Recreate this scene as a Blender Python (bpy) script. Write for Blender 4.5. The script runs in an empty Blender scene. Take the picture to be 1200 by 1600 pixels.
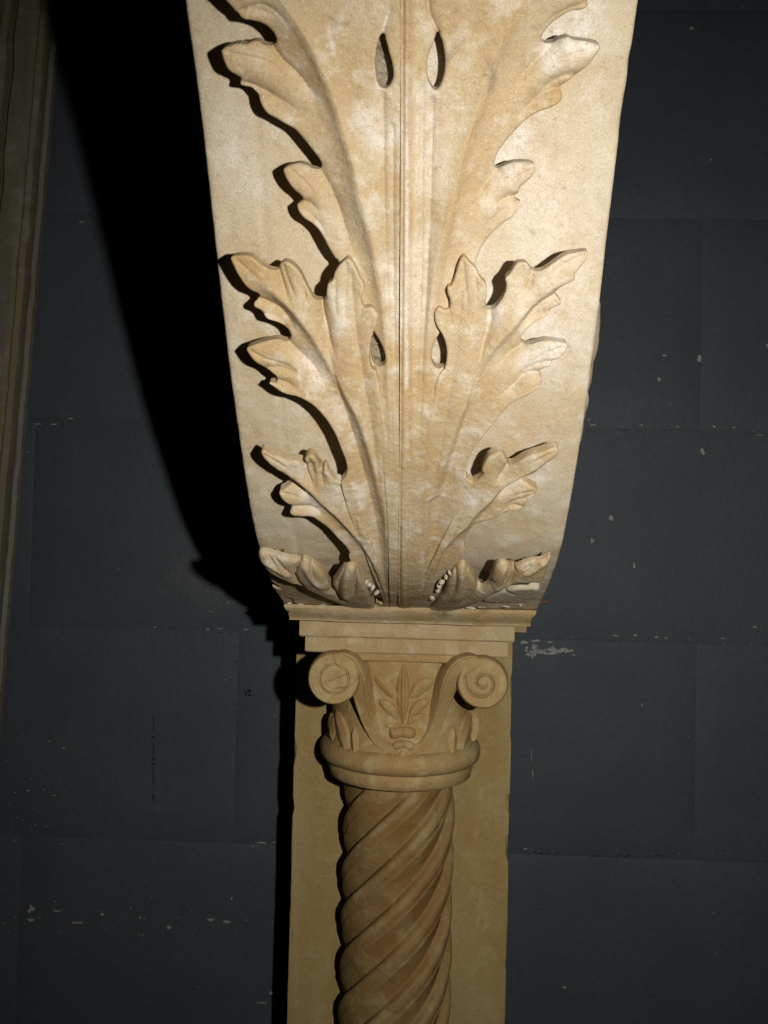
import bpy, bmesh, math, random
import numpy as np
from mathutils import Matrix, Vector, Euler

R = math.radians
rng = np.random.default_rng(7)
random.seed(7)
scene = bpy.context.scene
COL = scene.collection

# ------------------------------------------------------------------ camera, world, flash, exposure
F = 1400.0                      # focal length in photograph pixels (photograph 1200 x 1600)
DW = 0.85                       # camera to block wall, metres
CAM = Vector((0.0, -DW, 1.30))
YAW, PITCH, ROLL = R(2.25), R(1.5), R(1.35)
cd = bpy.data.cameras.new('camera')
cam = bpy.data.objects.new('camera', cd)
COL.objects.link(cam)
cd.sensor_fit = 'VERTICAL'
cd.sensor_height = 24.0
cd.sensor_width = 18.0
cd.lens = 24.0 * F / 1600.0
cd.clip_start, cd.clip_end = 0.01, 50
CR = (Matrix.Rotation(YAW, 4, 'Z') @ Matrix.Rotation(R(90) + PITCH, 4, 'X') @ Matrix.Rotation(ROLL, 4, 'Z'))
cam.matrix_world = Matrix.Translation(CAM) @ CR
scene.camera = cam

world = bpy.data.worlds.new('World')
scene.world = world
world.use_nodes = True
bg = world.node_tree.nodes['Background']
bg.inputs[0].default_value = (0.6, 0.75, 1.0, 1)
bg.inputs[1].default_value = 0.0006       # an almost unlit hall

fl = bpy.data.lights.new('camera_flash', 'SPOT')      # the camera's own flash, right of and a little above the lens
fl.energy = 11.6
fl.color = (1.0, 0.955, 0.87)
fl.shadow_soft_size = 0.0065
fl.spot_size = R(105)
fl.spot_blend = 1.0
flo = bpy.data.objects.new('camera_flash', fl)
COL.objects.link(flo)
flo.matrix_world = Matrix.Translation(CAM + CR.to_3x3() @ Vector((0.098, 0.016, 0.0))) @ CR @ Matrix.Rotation(R(-4.5), 4, 'X') @ Matrix.Rotation(R(2), 4, 'Y')

vs = scene.view_settings
vs.view_transform = 'Standard'
vs.look = 'None'
vs.exposure = 0.0
vs.gamma = 1.0
scene.cycles.max_bounces = 4
scene.cycles.diffuse_bounces = 2

CRn = np.array(CR.to_3x3())
CAMn = np.array(CAM)


def rays(p):
    p = np.atleast_2d(np.asarray(p, float))
    d = np.stack([(p[:, 0] - 600) / F, (800 - p[:, 1]) / F, -np.ones(len(p))], 1)
    return d @ CRn.T


def at(px, py, D):
    """the point D metres in front of the camera's plane parallel to the wall, seen at pixel px, py"""
    d = rays([[px, py]])[0]
    return CAMn + d * (D / d[1])


def proj(V):
    d = (V - CAMn) @ CRn
    return np.stack([600 + F * d[:, 0] / -d[:, 2], 800 - F * d[:, 1] / -d[:, 2]], 1)


# ------------------------------------------------------------------ materials
def nd(nt, t, **kw):
    n = nt.nodes.new(t)
    for k, v in kw.items():
        if k.startswith('i_'):
            key = k[2:]
            n.inputs[int(key) if key.isdigit() else key.replace('_', ' ')].default_value = v
        else:
            setattr(n, k, v)
    return n


def ramp(nt, fac, stops):
    r = nd(nt, 'ShaderNodeValToRGB')
    el = r.color_ramp.elements
    while len(el) > 1:
        el.remove(el[-1])
    for i, (pos, c) in enumerate(stops):
        e = el[0] if i == 0 else el.new(pos)
        e.position = pos
        e.color = (c[0], c[1], c[2], 1) if isinstance(c, (tuple, list)) else (c, c, c, 1)
    nt.links.new(fac, r.inputs[0])
    return r.outputs[0]


def mixc(nt, fac, a, b, mode='MIX'):
    m = nd(nt, 'ShaderNodeMix', data_type='RGBA', blend_type=mode)
    for s, v in ((m.inputs[0], fac), (m.inputs[6], a), (m.inputs[7], b)):
        if isinstance(v, (int, float)):
            s.default_value = v
        elif isinstance(v, (tuple, list)):
            s.default_value = (v[0], v[1], v[2], 1)
        else:
            nt.links.new(v, s)
    return m.outputs[2]


def mth(nt, op, a, b=None):
    m = nd(nt, 'ShaderNodeMath', operation=op)
    for s, v in ((m.inputs[0], a), (m.inputs[1], b)):
        if v is None:
            continue
        if isinstance(v, (int, float)):
            s.default_value = v
        else:
            nt.links.new(v, s)
    return m.outputs[0]


def noise(nt, vec, scale, detail=4, rough=0.55, dist=0.0):
    n = nd(nt, 'ShaderNodeTexNoise')
    n.inputs['Scale'].default_value = scale
    n.inputs['Detail'].default_value = detail
    n.inputs['Roughness'].default_value = rough
    n.inputs['Distortion'].default_value = dist
    nt.links.new(vec, n.inputs['Vector'])
    return n.outputs['Fac']


def stone(name, base, ochre, pale, grey, speck=1.0, bump=1.0, stretch=5.0, attrs=True):
    m = bpy.data.materials.new(name)
    m.use_nodes = True
    nt = m.node_tree
    bs = nt.nodes['Principled BSDF']
    geo = nd(nt, 'ShaderNodeNewGeometry')
    P = geo.outputs['Position']
    mp = nd(nt, 'ShaderNodeMapping')
    mp.inputs['Scale'].default_value = (1, 1, 1 / stretch)
    nt.links.new(P, mp.inputs['Vector'])
    S = mp.outputs['Vector']
    n1 = noise(nt, S, 34, 7, 0.62, 0.4)
    n2 = noise(nt, P, 75, 6, 0.65, 0.3)
    n3 = noise(nt, P, 420, 4, 0.6)
    n4 = noise(nt, P, 1500, 2, 0.5)
    c = mixc(nt, ramp(nt, n1, [(0.40, 0.0), (0.60, 1.0)]), base, ochre)
    c = mixc(nt, ramp(nt, n2, [(0.50, 0.0), (0.66, 0.75)]), c, pale)
    n5 = noise(nt, S, 13, 5, 0.6, 1.0)
    c = mixc(nt, ramp(nt, n5, [(0.52, 0.0), (0.74, 0.5)]), c, grey)
    if attrs:
        at_ = nd(nt, 'ShaderNodeAttribute', attribute_name='stain_tone')
        sep = nd(nt, 'ShaderNodeSeparateColor')
        nt.links.new(at_.outputs['Color'], sep.inputs[0])
        brk = ramp(nt, noise(nt, P, 230, 5, 0.7), [(0.36, 0.25), (0.58, 1.0)])
        c = mixc(nt, mth(nt, 'MULTIPLY', sep.outputs[0], brk), c, (ochre[0] * .92, ochre[1] * .84, ochre[2] * .72))
        c = mixc(nt, mth(nt, 'MULTIPLY', sep.outputs[1], brk), c, (min(.8, pale[0] * 1.12), min(.78, pale[1] * 1.14), min(.75, pale[2] * 1.25)))
        c = mixc(nt, mth(nt, 'MULTIPLY', sep.outputs[2], brk), c, (0.05, 0.042, 0.03))
    # grain: small light crystals and dark pits
    c = mixc(nt, mth(nt, 'MULTIPLY', ramp(nt, n3, [(0.60, 0.0), (0.72, 0.7)]), 0.55 * speck), c, (pale[0] * 1.1, pale[1] * 1.1, pale[2] * 1.1))
    c = mixc(nt, mth(nt, 'MULTIPLY', ramp(nt, n3, [(0.30, 0.8), (0.40, 0.0)]), 0.5 * speck), c, (ochre[0] * .55, ochre[1] * .5, ochre[2] * .45))
    vr = nd(nt, 'ShaderNodeTexVoronoi', feature='F1')
    vr.inputs['Scale'].default_value = 520
    nt.links.new(P, vr.inputs['Vector'])
    sp = ramp(nt, vr.outputs['Distance'], [(0.10, 1.0), (0.19, 0.0)])
    wh = ramp(nt, noise(nt, P, 60, 3, 0.6), [(0.54, 0.0), (0.66, 1.0)])
    c = mixc(nt, mth(nt, 'MULTIPLY', mth(nt, 'MULTIPLY', sp, wh), 0.75 * speck), c, (0.78, 0.72, 0.58))
    hv = nd(nt, 'ShaderNodeHueSaturation')
    nt.links.new(c, hv.inputs['Color'])
    nt.links.new(ramp(nt, n4, [(0.25, 0.80), (0.75, 1.16)]), hv.inputs['Value'])
    nt.links.new(hv.outputs[0], bs.inputs['Base Color'])
    nt.links.new(ramp(nt, n2, [(0.3, 0.62), (0.7, 0.86)]), bs.inputs['Roughness'])
    bs.inputs['Specular IOR Level'].default_value = 0.35
    h = mth(nt, 'ADD', mth(nt, 'MULTIPLY', n3, 0.35), mth(nt, 'MULTIPLY', n2, 1.0))
    h = mth(nt, 'ADD', h, mth(nt, 'MULTIPLY', n4, 0.12))
    b = nd(nt, 'ShaderNodeBump')
    b.inputs['Strength'].default_value = 0.55 * bump
    b.inputs['Distance'].default_value = 0.0016
    nt.links.new(h, b.inputs['Height'])
    nt.links.new(b.outputs[0], bs.inputs['Normal'])
    return m


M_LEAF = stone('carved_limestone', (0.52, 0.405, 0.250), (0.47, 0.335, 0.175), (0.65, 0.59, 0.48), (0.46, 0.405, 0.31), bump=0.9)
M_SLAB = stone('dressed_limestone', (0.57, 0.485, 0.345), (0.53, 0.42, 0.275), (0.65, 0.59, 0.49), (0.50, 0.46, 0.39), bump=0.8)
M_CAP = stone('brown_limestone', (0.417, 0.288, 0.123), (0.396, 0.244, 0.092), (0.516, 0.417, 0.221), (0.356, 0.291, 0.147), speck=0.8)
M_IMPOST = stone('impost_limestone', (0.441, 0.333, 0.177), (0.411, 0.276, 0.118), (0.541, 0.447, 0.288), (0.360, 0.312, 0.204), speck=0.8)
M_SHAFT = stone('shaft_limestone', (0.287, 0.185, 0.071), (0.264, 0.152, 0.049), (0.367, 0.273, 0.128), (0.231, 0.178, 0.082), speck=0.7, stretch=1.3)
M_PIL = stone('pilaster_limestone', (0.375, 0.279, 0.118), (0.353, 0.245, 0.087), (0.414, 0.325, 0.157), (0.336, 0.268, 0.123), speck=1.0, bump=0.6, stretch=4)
M_JAMB = stone('grimy_limestone', (0.170, 0.170, 0.134), (0.182, 0.147, 0.080), (0.226, 0.227, 0.190), (0.077, 0.074, 0.060), speck=0.5, stretch=5)
M_PLASTER = stone('white_plaster', (0.62, 0.56, 0.46), (0.54, 0.44, 0.31), (0.72, 0.68, 0.60), (0.46, 0.42, 0.34), speck=1.2, bump=1.6, attrs=False)
M_RUBBLE = stone('rough_grey_stone', (0.30, 0.26, 0.19), (0.22, 0.17, 0.10), (0.42, 0.39, 0.32), (0.16, 0.14, 0.10), speck=2.0, bump=3.0, attrs=False)


def wall_mat():
    m = bpy.data.materials.new('dark_grey_wall_paint')
    m.use_nodes = True
    nt = m.node_tree
    bs = nt.nodes['Principled BSDF']
    geo = nd(nt, 'ShaderNodeNewGeometry')
    P = geo.outputs['Position']
    n1 = noise(nt, P, 9, 6, 0.6, 0.4)
    n2 = noise(nt, P, 160, 5, 0.65)
    c = mixc(nt, ramp(nt, n1, [(0.35, 0.0), (0.68, 1.0)]), (0.053, 0.066, 0.082), (0.066, 0.079, 0.094))
    c = mixc(nt, ramp(nt, n2, [(0.35, 0.5), (0.6, 0.0)]), c, (0.045, 0.056, 0.069))
    # tiny pale nicks
    vr = nd(nt, 'ShaderNodeTexVoronoi', feature='F1')
    vr.inputs['Scale'].default_value = 42
    vr.inputs['Randomness'].default_value = 1.0
    nt.links.new(P, vr.inputs['Vector'])
    nick = ramp(nt, vr.outputs['Distance'], [(0.03, 1.0), (0.055, 0.0)])
    area = ramp(nt, noise(nt, P, 7, 2, 0.5), [(0.50, 0.0), (0.62, 1.0)])
    c = mixc(nt, mth(nt, 'MULTIPLY', mth(nt, 'MULTIPLY', nick, area), 0.7), c, (0.26, 0.27, 0.26))
    # dusty smear left of the console's foot
    vd = nd(nt, 'ShaderNodeVectorMath', operation='DISTANCE')
    nt.links.new(P, vd.inputs[0])
    q_ = at(312, 895, DW)
    vd.inputs[1].default_value = (float(q_[0]), 0.0, float(q_[2]))
    near_ = ramp(nt, vd.outputs['Value'], [(0.004, 1.0), (0.05, 0.0)])
    du = ramp(nt, noise(nt, P, 60, 6, 0.7, 0.8), [(0.42, 0.0), (0.62, 1.0)])
    c = mixc(nt, mth(nt, 'MULTIPLY', mth(nt, 'MULTIPLY', near_, du), 0.55), c, (0.13, 0.13, 0.115))
    nt.links.new(c, bs.inputs['Base Color'])
    bs.inputs['Roughness'].default_value = 0.62
    bs.inputs['Specular IOR Level'].default_value = 0.3
    b = nd(nt, 'ShaderNodeBump')
    b.inputs['Strength'].default_value = 0.6
    b.inputs['Distance'].default_value = 0.0012
    nt.links.new(mth(nt, 'ADD', n2, mth(nt, 'MULTIPLY', noise(nt, P, 700, 2), 0.3)), b.inputs['Height'])
    nt.links.new(b.outputs[0], bs.inputs['Normal'])
    return m


def plain(name, c, rough=0.7, scale=200, var=0.35):
    m = bpy.data.materials.new(name)
    m.use_nodes = True
    nt = m.node_tree
    bs = nt.nodes['Principled BSDF']
    geo = nd(nt, 'ShaderNodeNewGeometry')
    n = noise(nt, geo.outputs['Position'], scale, 5, 0.65)
    nt.links.new(mixc(nt, ramp(nt, n, [(0.35, 0.0), (0.65, 1.0)]), c, tuple(x * (1 - var) for x in c)), bs.inputs['Base Color'])
    bs.inputs['Roughness'].default_value = rough
    b = nd(nt, 'ShaderNodeBump')
    b.inputs['Strength'].default_value = 0.5
    b.inputs['Distance'].default_value = 0.001
    nt.links.new(n, b.inputs['Height'])
    nt.links.new(b.outputs[0], bs.inputs['Normal'])
    return m


M_WALL = wall_mat()
M_MORTAR = plain('painted_mortar', (0.042, 0.051, 0.062), 0.8)
M_FLAKE = plain('bare_plaster', (0.36, 0.36, 0.345), 0.9, 300)
M_WOOD = plain('dark_splintered_wood', (0.075, 0.042, 0.014), 0.7, 150, 0.7)


# ------------------------------------------------------------------ object helpers
def link(name, me, mat, parent=None, smooth=True):
    o = bpy.data.objects.new(name, me)
    COL.objects.link(o)
    if mat:
        me.materials.append(mat)
    if smooth:
        me.polygons.foreach_set('use_smooth', np.ones(len(me.polygons), bool))
    if parent:
        o.parent = parent
    return o


def npmesh(name, V, Q, stain_tone=None):
    """mesh from an (n,3) vertex array and an (m,4) face array"""
    me = bpy.data.meshes.new(name)
    V = np.ascontiguousarray(V, dtype=np.float32)
    Q = np.ascontiguousarray(Q, dtype=np.int32)
    k = Q.shape[1]
    me.vertices.add(len(V))
    me.vertices.foreach_set('co', V.ravel())
    me.loops.add(Q.size)
    me.loops.foreach_set('vertex_index', Q.ravel())
    me.polygons.add(len(Q))
    me.polygons.foreach_set('loop_start', np.arange(0, Q.size, k, dtype=np.int32))
    me.update(calc_edges=True)
    me.validate()
    if stain_tone is not None:
        a = me.color_attributes.new('stain_tone', 'FLOAT_COLOR', 'POINT')
        c = np.ones((len(V), 4), np.float32)
        c[:, :3] = np.clip(stain_tone, 0, 1)
        a.data.foreach_set('color', c.ravel())
    return me


def thing(name, label, cat, loc=(0, 0, 0), group=None):
    o = bpy.data.objects.new(name, None)
    COL.objects.link(o)
    o.location = loc
    o.empty_display_size = 0.05
    o['label'] = label
    o['category'] = cat
    if group:
        o['group'] = group
    return o


def child(o, root):
    """keep the object where it is and parent it"""
    o.parent = root
    o.matrix_parent_inverse = Matrix.Translation(root.location).inverted()
    return o


def bm_to(name, bm, mat, root=None, bevel=0.0, seg=2, smooth=True):
    if bevel:
        bmesh.ops.bevel(bm, geom=list(bm.edges), offset=bevel, segments=seg, affect='EDGES', profile=0.5, clamp_overlap=True)
    bmesh.ops.recalc_face_normals(bm, faces=bm.faces)
    me = bpy.data.meshes.new(name)
    bm.to_mesh(me)
    bm.free()
    o = link(name, me, mat, None, smooth)
    if root:
        child(o, root)
    return o


def wnoise(P, scale, seed=0, octaves=3):
    """cheap smooth value noise on arrays of 3-D points"""
    P = np.asarray(P, np.float64)
    out = np.zeros(len(P))
    amp = 1.0
    for o in range(octaves):
        Q = P * scale * 2 ** o + seed * 17.3 + o * 5.1
        i = np.floor(Q).astype(np.int64)
        f = Q - i
        f = f * f * (3 - 2 * f)
        acc = 0
        for dx in (0, 1):
            for dy in (0, 1):
                for dz in (0, 1):
                    h = ((i[:, 0] + dx) * 374761393 + (i[:, 1] + dy) * 668265263 + (i[:, 2] + dz) * 2147483647 + seed * 974711) & 0x7fffffff
                    h = ((h ^ (h >> 13)) * 1274126177) & 0x7fffffff
                    v = (h % 100003) / 100003.0
                    w = (f[:, 0] if dx else 1 - f[:, 0]) * (f[:, 1] if dy else 1 - f[:, 1]) * (f[:, 2] if dz else 1 - f[:, 2])
                    acc = acc + v * w
        out += amp * (acc - 0.5)
        amp *= 0.5
    return out


# ------------------------------------------------------------------ the console's leaning front profile
WC = 0.1800                                   # width of console slab
PY = np.array([-190, -60, 0, 160, 320, 480, 620, 725, 812, 862, 900, 945, 965.])
PD = np.array([.323, .340, .349, .3745, .3985, .424, .452, .481, .510, .534, .5680, .626, .656])
_ys, _zs = [], []
for y_, d_ in zip(PY, PD):
    p = at(640, y_, d_)
    _ys.append(p[1])
    _zs.append(p[2])
_t = np.concatenate([[0], np.cumsum(np.hypot(np.diff(_ys), np.diff(_zs)))])      # arc length, from the top down
S_MAX = _t[-1]


def smooth_interp(t, xs, ys):
    """monotone cubic through the samples"""
    xs, ys = np.asarray(xs), np.asarray(ys)
    h = np.diff(xs)
    dl = np.diff(ys) / h
    m = np.empty(len(xs))
    m[1:-1] = (dl[:-1] * h[1:] + dl[1:] * h[:-1]) / (h[:-1] + h[1:])
    m[0], m[-1] = dl[0], dl[-1]
    t = np.clip(t, xs[0], xs[-1])
    i = np.clip(np.searchsorted(xs, t) - 1, 0, len(xs) - 2)
    u = (t - xs[i]) / h[i]
    return ((2 * u**3 - 3 * u**2 + 1) * ys[i] + (u**3 - 2 * u**2 + u) * h[i] * m[i]
            + (-2 * u**3 + 3 * u**2) * ys[i + 1] + (u**3 - u**2) * h[i] * m[i + 1])


_sf = np.linspace(0, S_MAX, 1400)
_yf = smooth_interp(_sf, _t, _ys)
_zf = smooth_interp(_sf, _t, _zs)
for _ in range(6):                                # a little smoothing of the traced curve
    k = np.ones(61) / 61
    _yf = np.concatenate([_yf[:30], np.convolve(_yf, k, 'valid'), _yf[-30:]])
    _zf = np.concatenate([_zf[:30], np.convolve(_zf, k, 'valid'), _zf[-30:]])
_ty, _tz = np.gradient(_yf, _sf), np.gradient(_zf, _sf)
_l = np.hypot(_ty, _tz)
_ny, _nz = _tz / _l, -_ty / _l                  # outward: towards the camera and down
H0 = np.interp(_sf, [0, S_MAX * .45, S_MAX * .70, S_MAX * .80, S_MAX * .90, S_MAX], [.0270, .0235, .0165, .0115, .0040, .0005])   # leaf face above slab
_XC = np.interp(_sf, [0, S_MAX * .5, S_MAX], [-.0088, -.0066, -.0055])                                  # the slab leans a touch


def prof(s):
    return (np.interp(s, _sf, _yf), np.interp(s, _sf, _zf), np.interp(s, _sf, _ny), np.interp(s, _sf, _nz))


def on_face(pts, off=1.0):
    """photograph pixels -> (x, s) on the face that lies off * H0 above the slab"""
    d = rays(pts)
    oy, oz = _yf + _ny * H0 * off, _zf + _nz * H0 * off
    out = []
    for r in d:
        cr = (oy - CAMn[1]) * r[2] - (oz - CAMn[2]) * r[1]
        k = np.nonzero(cr[:-1] * cr[1:] <= 0)[0]
        if len(k):
            k = k[0]
            a = cr[k] / (cr[k] - cr[k + 1] + 1e-12)
            s = _sf[k] + a * (_sf[k + 1] - _sf[k])
            y = oy[k] + a * (oy[k + 1] - oy[k])
        else:
            k = 0 if abs(cr[0]) < abs(cr[-1]) else len(_sf) - 1
            s, y = _sf[k], oy[k]
        out.append((CAMn[0] + r[0] * (y - CAMn[1]) / r[1], s))
    return np.array(out)


# ------------------------------------------------------------------ relief engine
REG = {'P': (0, 0, 1), 'A': (280, 0, .316667), 'B': (620, 0, .316667), 'C': (320, 300, .283333), 'D': (620, 300, .283333),
       'E': (360, 600, .25), 'G': (620, 600, .25), 'L': (400, 840, .2), 'M': (630, 840, .2), 'U': (390, 680, .2), 'V': (680, 660, .2),
       'T': (340, 380, .183333), 'W': (680, 380, .208333), 'X': (560, 0, .133333), 'Y': (560, 380, .15)}


def px(*runs):
    """runs of ('K', x, y, x, y ...) in the coordinates of an enlarged region -> photograph pixels"""
    out = []
    for r in runs:
        ox, oy, k = REG[r[0]]
        c = np.array(r[1:], float).reshape(-1, 2)
        out.append(np.stack([ox + c[:, 0] * k, oy + c[:, 1] * k], 1))
    return np.concatenate(out)


def catmull(P, closed, n=3):
    P = np.asarray(P)
    if closed:
        Q = np.concatenate([P[-1:], P, P[:2]])
    else:
        Q = np.concatenate([2 * P[:1] - P[1:2], P, 2 * P[-1:] - P[-2:-1]])
    out = []
    m = len(P) if closed else len(P) - 1
    for i in range(m):
        p0, p1, p2, p3 = Q[i], Q[i + 1], Q[i + 2], Q[i + 3]
        for j in range(n):
            u = j / n
            out.append(0.5 * (2 * p1 + (p2 - p0) * u + (2 * p0 - 5 * p1 + 4 * p2 - p3) * u * u + (3 * p1 - p0 - 3 * p2 + p3) * u**3))
    if not closed:
        out.append(P[-1])
    return np.array(out)


def seg_dist(P, L, closed=False):
    """distance, fraction along, side (+1 = right of travel) and nearest point to a polyline"""
    A = L if not closed else np.concatenate([L, L[:1]])
    best = np.full(len(P), 1e9)
    frac = np.zeros(len(P))
    side = np.ones(len(P))
    near = np.zeros((len(P), 2))
    ln = np.hypot(*np.diff(A, axis=0).T)
    cum = np.concatenate([[0], np.cumsum(ln)])
    tot = cum[-1]
    for i in range(len(A) - 1):
        a, b = A[i], A[i + 1]
        ab = b - a
        l2 = ab @ ab + 1e-18
        ap = P - a
        u = np.clip((ap @ ab) / l2, 0, 1)
        q = ap - u[:, None] * ab
        d = q[:, 0]**2 + q[:, 1]**2
        k = d < best
        best[k] = d[k]
        frac[k] = (cum[i] + u[k] * ln[i]) / tot
        side[k] = np.sign(ab[0] * ap[k, 1] - ab[1] * ap[k, 0])
        near[k] = a + u[k, None] * ab
    return np.sqrt(best), frac, side, near


def inside(P, L):
    A = np.concatenate([L, L[:1]])
    c = np.zeros(len(P), bool)
    for i in range(len(A) - 1):
        (x0, y0), (x1, y1) = A[i], A[i + 1]
        if y0 == y1:
            continue
        k = (P[:, 1] >= min(y0, y1)) & (P[:, 1] < max(y0, y1))
        if k.any():
            xi = x0 + (P[k, 1] - y0) / (y1 - y0) * (x1 - x0)
            c[k] ^= P[k, 0] < xi
    return c


def sstep(x):
    x = np.clip(x, 0, 1)
    return x * x * (3 - 2 * x)


S_LIP, S_EYE = on_face([[632, 425]])[0, 1], on_face([[632, 585]])[0, 1]
S_FLAT0, S_FLAT1 = on_face([[632, 720]])[0, 1], on_face([[632, 905]])[0, 1]
HOLES = []            # drilled eyes, (x, s) outlines
STAINS_LIGHT = []           # stains and painted light: (kind, polyline (x, s), width, strength)
G = 0.0005            # grid step of the carved faces


def stains_light(XS):
    out = np.zeros((len(XS), 3), np.float32)
    lo, hi = XS.min(0), XS.max(0)
    for kind, L, w, st in STAINS_LIGHT:
        if (L[:, 0].max() + 2 * w < lo[0] or L[:, 0].min() - 2 * w > hi[0] or L[:, 1].max() + 2 * w < lo[1] or L[:, 1].min() - 2 * w > hi[1]):
            continue
        d = seg_dist(XS, L)[0] if len(L) > 1 else np.hypot(*(XS - L[0]).T)
        v = st * np.exp(-(d / w)**2)
        out[:, kind] = np.maximum(out[:, kind], v)
    return out


def relief(name, poly, root, mat, level=0.0, vein=None, grooves=(), ridges=(), rim=.0044, under=1.6, rnd=.0012, holes=True,
           bumps=(), seed=0, tilt=None, label=None, base_off=1.0, flat_foot=False, rough=1.0, upx=.0010, lipv=.0003, lipw=.0035):
    """a carved leaf of its own: face and undercut back on one fine grid inside a traced outline"""
    pl = catmull(on_face(poly, base_off), True, 3) if isinstance(poly, np.ndarray) else poly[0]
    lo, hi = pl.min(0) - 2 * G, pl.max(0) + 2 * G
    nx, ns = int((hi[0] - lo[0]) / G) + 2, int((hi[1] - lo[1]) / G) + 2
    gx, gs = np.meshgrid(lo[0] + np.arange(nx) * G, lo[1] + np.arange(ns) * G)
    P = np.stack([gx.ravel(), gs.ravel()], 1)
    d, _, _, near = seg_dist(P, pl, True)
    ins = inside(P, pl)
    sd = np.where(ins, d, -d)
    if holes:
        for hpl in HOLES:
            if hpl[:, 0].max() < lo[0] or hpl[:, 0].min() > hi[0] or hpl[:, 1].max() < lo[1] or hpl[:, 1].min() > hi[1]:
                continue
            dh, _, _, nh = seg_dist(P, hpl, True)
            ih = inside(P, hpl)
            sh = np.where(ih, -dh, dh)
            k = sh < sd
            sd[k] = sh[k]
            near[k] = nh[k]
    snap = (sd <= 0) & (sd > -.75 * G) | ((sd > 0) & (sd < .3 * G))
    P[snap] = near[snap]
    sd[snap] = 0
    use = (sd >= 0)
    idx = np.arange(nx * ns).reshape(ns, nx)
    q = np.stack([idx[:-1, :-1], idx[:-1, 1:], idx[1:, 1:], idx[1:, :-1]], -1).reshape(-1, 4)
    q = q[use[q].all(1)]
    q = q[(sd[q] > 0).any(1)]
    ids, inv = np.unique(q, return_inverse=True)
    q = inv.reshape(-1, 4)
    P, sd, near = P[ids], sd[ids], near[ids]
    n = len(P)
    ed = np.concatenate([q[:, [0, 1]], q[:, [1, 2]], q[:, [2, 3]], q[:, [3, 0]]])
    key = np.sort(ed, 1)
    _, first, cnt = np.unique(key[:, 0].astype(np.int64) * n + key[:, 1], return_index=True, return_counts=True)
    be = ed[first[cnt == 1]]
    bv = np.unique(be)
    bv = bv[sd[bv] < 1.3 * G]
    P[bv] = near[bv]
    sd[bv] = 0
    s = P[:, 1]
    h = np.interp(s, _sf, H0) * base_off + level
    # round the edge over
    e = np.clip(sd / rnd, 0, 1)
    ef = 1 - (.9 * sstep((s - S_FLAT0) / (S_FLAT1 - S_FLAT0)) if flat_foot else 0)
    h -= ef * rnd * .8 * (1 - np.sqrt(np.clip(1 - (1 - e)**2, 0, 1)))
    h += ef * lipv * np.exp(-sd / lipw) * ((1 - sstep((s - S_LIP) / .015)) if lipv < -.0012 else 1)
    if flat_foot:
        h -= .75 * level * (1 - ef)
    if vein is not None and lipv < -.0012:             # only the outer rim turns down
        gd = seg_dist(P, catmull(on_face(vein[0]), False, 3))
        inner = (gd[2] * vein[5] <= 0)
        h -= np.where(inner, lipv * ef * np.exp(-sd / lipw) * (1 - sstep((s - S_LIP) / .015)), 0)
    if vein is not None:
        vp, A, w, A2, w2, sgn, f0, f1 = vein
        vd, vf, vs_, _ = seg_dist(P, catmull(on_face(vp), False, 3))
        side = vs_ * sgn                      # > 0 on the outer side
        fade = sstep(vf / .10) * (1 - .94 * sstep((vf - f0) / f1))
        x = vd / w
        h -= np.where(side > 0, A * fade * x * np.exp(1 - x), 0)
        h -= .0006 * fade * np.exp(-(vd / .0006)**2)              # the incised vein itself
        x = vd / w2
        h -= np.where(side <= 0, A2 * fade * x * np.exp(1 - x), 0)
    for gp, dep, w in grooves:
        gd, gf, _, _ = seg_dist(P, catmull(on_face(gp), False, 3))
        fade = (1 - sstep((gf - .35) / .65))
        h -= 1.12 * dep * fade * np.exp(-np.abs(gd / (w * .8))**1.08)
    for gp, dep, w in ridges:
        gd, gf, _, _ = seg_dist(P, catmull(on_face(gp), False, 3))
        fade = sstep(gf / .15) * (1 - sstep((gf - .6) / .4))
        h += dep * fade * np.exp(-(gd / w)**2)
    for (bx, by), amp, w in bumps:
        c = on_face([[bx, by]])[0]
        h += amp * np.exp(-((P[:, 0] - c[0])**2 + (P[:, 1] - c[1])**2) / w**2)
    if tilt is not None:
        h += tilt(P, s)
    y, z, ny, nz = prof(s)
    p3 = np.stack([P[:, 0], y, z], 1)
    h += rough * (.0004 * wnoise(p3, 45, seed, 3) + .00030 * wnoise(p3, 420, seed + 3, 2))
    ups = near[:, 1] - P[:, 1]                       # outward direction of the nearest edge
    upn = -ups / np.maximum(np.hypot(near[:, 0] - P[:, 0], ups), 1e-6)
    upn = np.where(sd > 0, upn, 0)
    # edge vertices take the direction of their neighbours inside
    acc, wgt = np.zeros(len(P)), np.zeros(len(P))
    for a_ in range(4):
        for b_ in range(4):
            ok = sd[q[:, b_]] > 0
            np.add.at(acc, q[ok, a_], upn[q[ok, b_]])
            np.add.at(wgt, q[ok, a_], 1)
    upn = np.where(sd > 0, upn, acc / np.maximum(wgt, 1))
    ub = sstep((upn - .15) / .5)
    rimv = rim + upx * ub
    hb = np.maximum(h - rimv - (under - .5 * ub) * sd, -.0015)
    hb = np.minimum(hb, h - .002)
    top = np.stack([P[:, 0], y + ny * h, z + nz * h], 1)
    bot = np.stack([P[:, 0], y + ny * hb, z + nz * hb], 1)
    wall = np.stack([be[:, 1], be[:, 0], be[:, 0] + n, be[:, 1] + n], 1)
    wid, winv = np.unique(wall, return_inverse=True)
    wall = winv.reshape(-1, 4) + 2 * n
    V = np.concatenate([top, bot])
    V = np.concatenate([V, V[wid]])
    Q = np.concatenate([q, q[:, ::-1] + n, wall])
    st = stains_light(P)
    me = npmesh(name, V, Q, np.concatenate([st, st, np.concatenate([st, st])[wid]]))
    o = link(name, me, mat)
    child(o, root)
    if label:
        o['label'] = label
    return o


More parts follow.
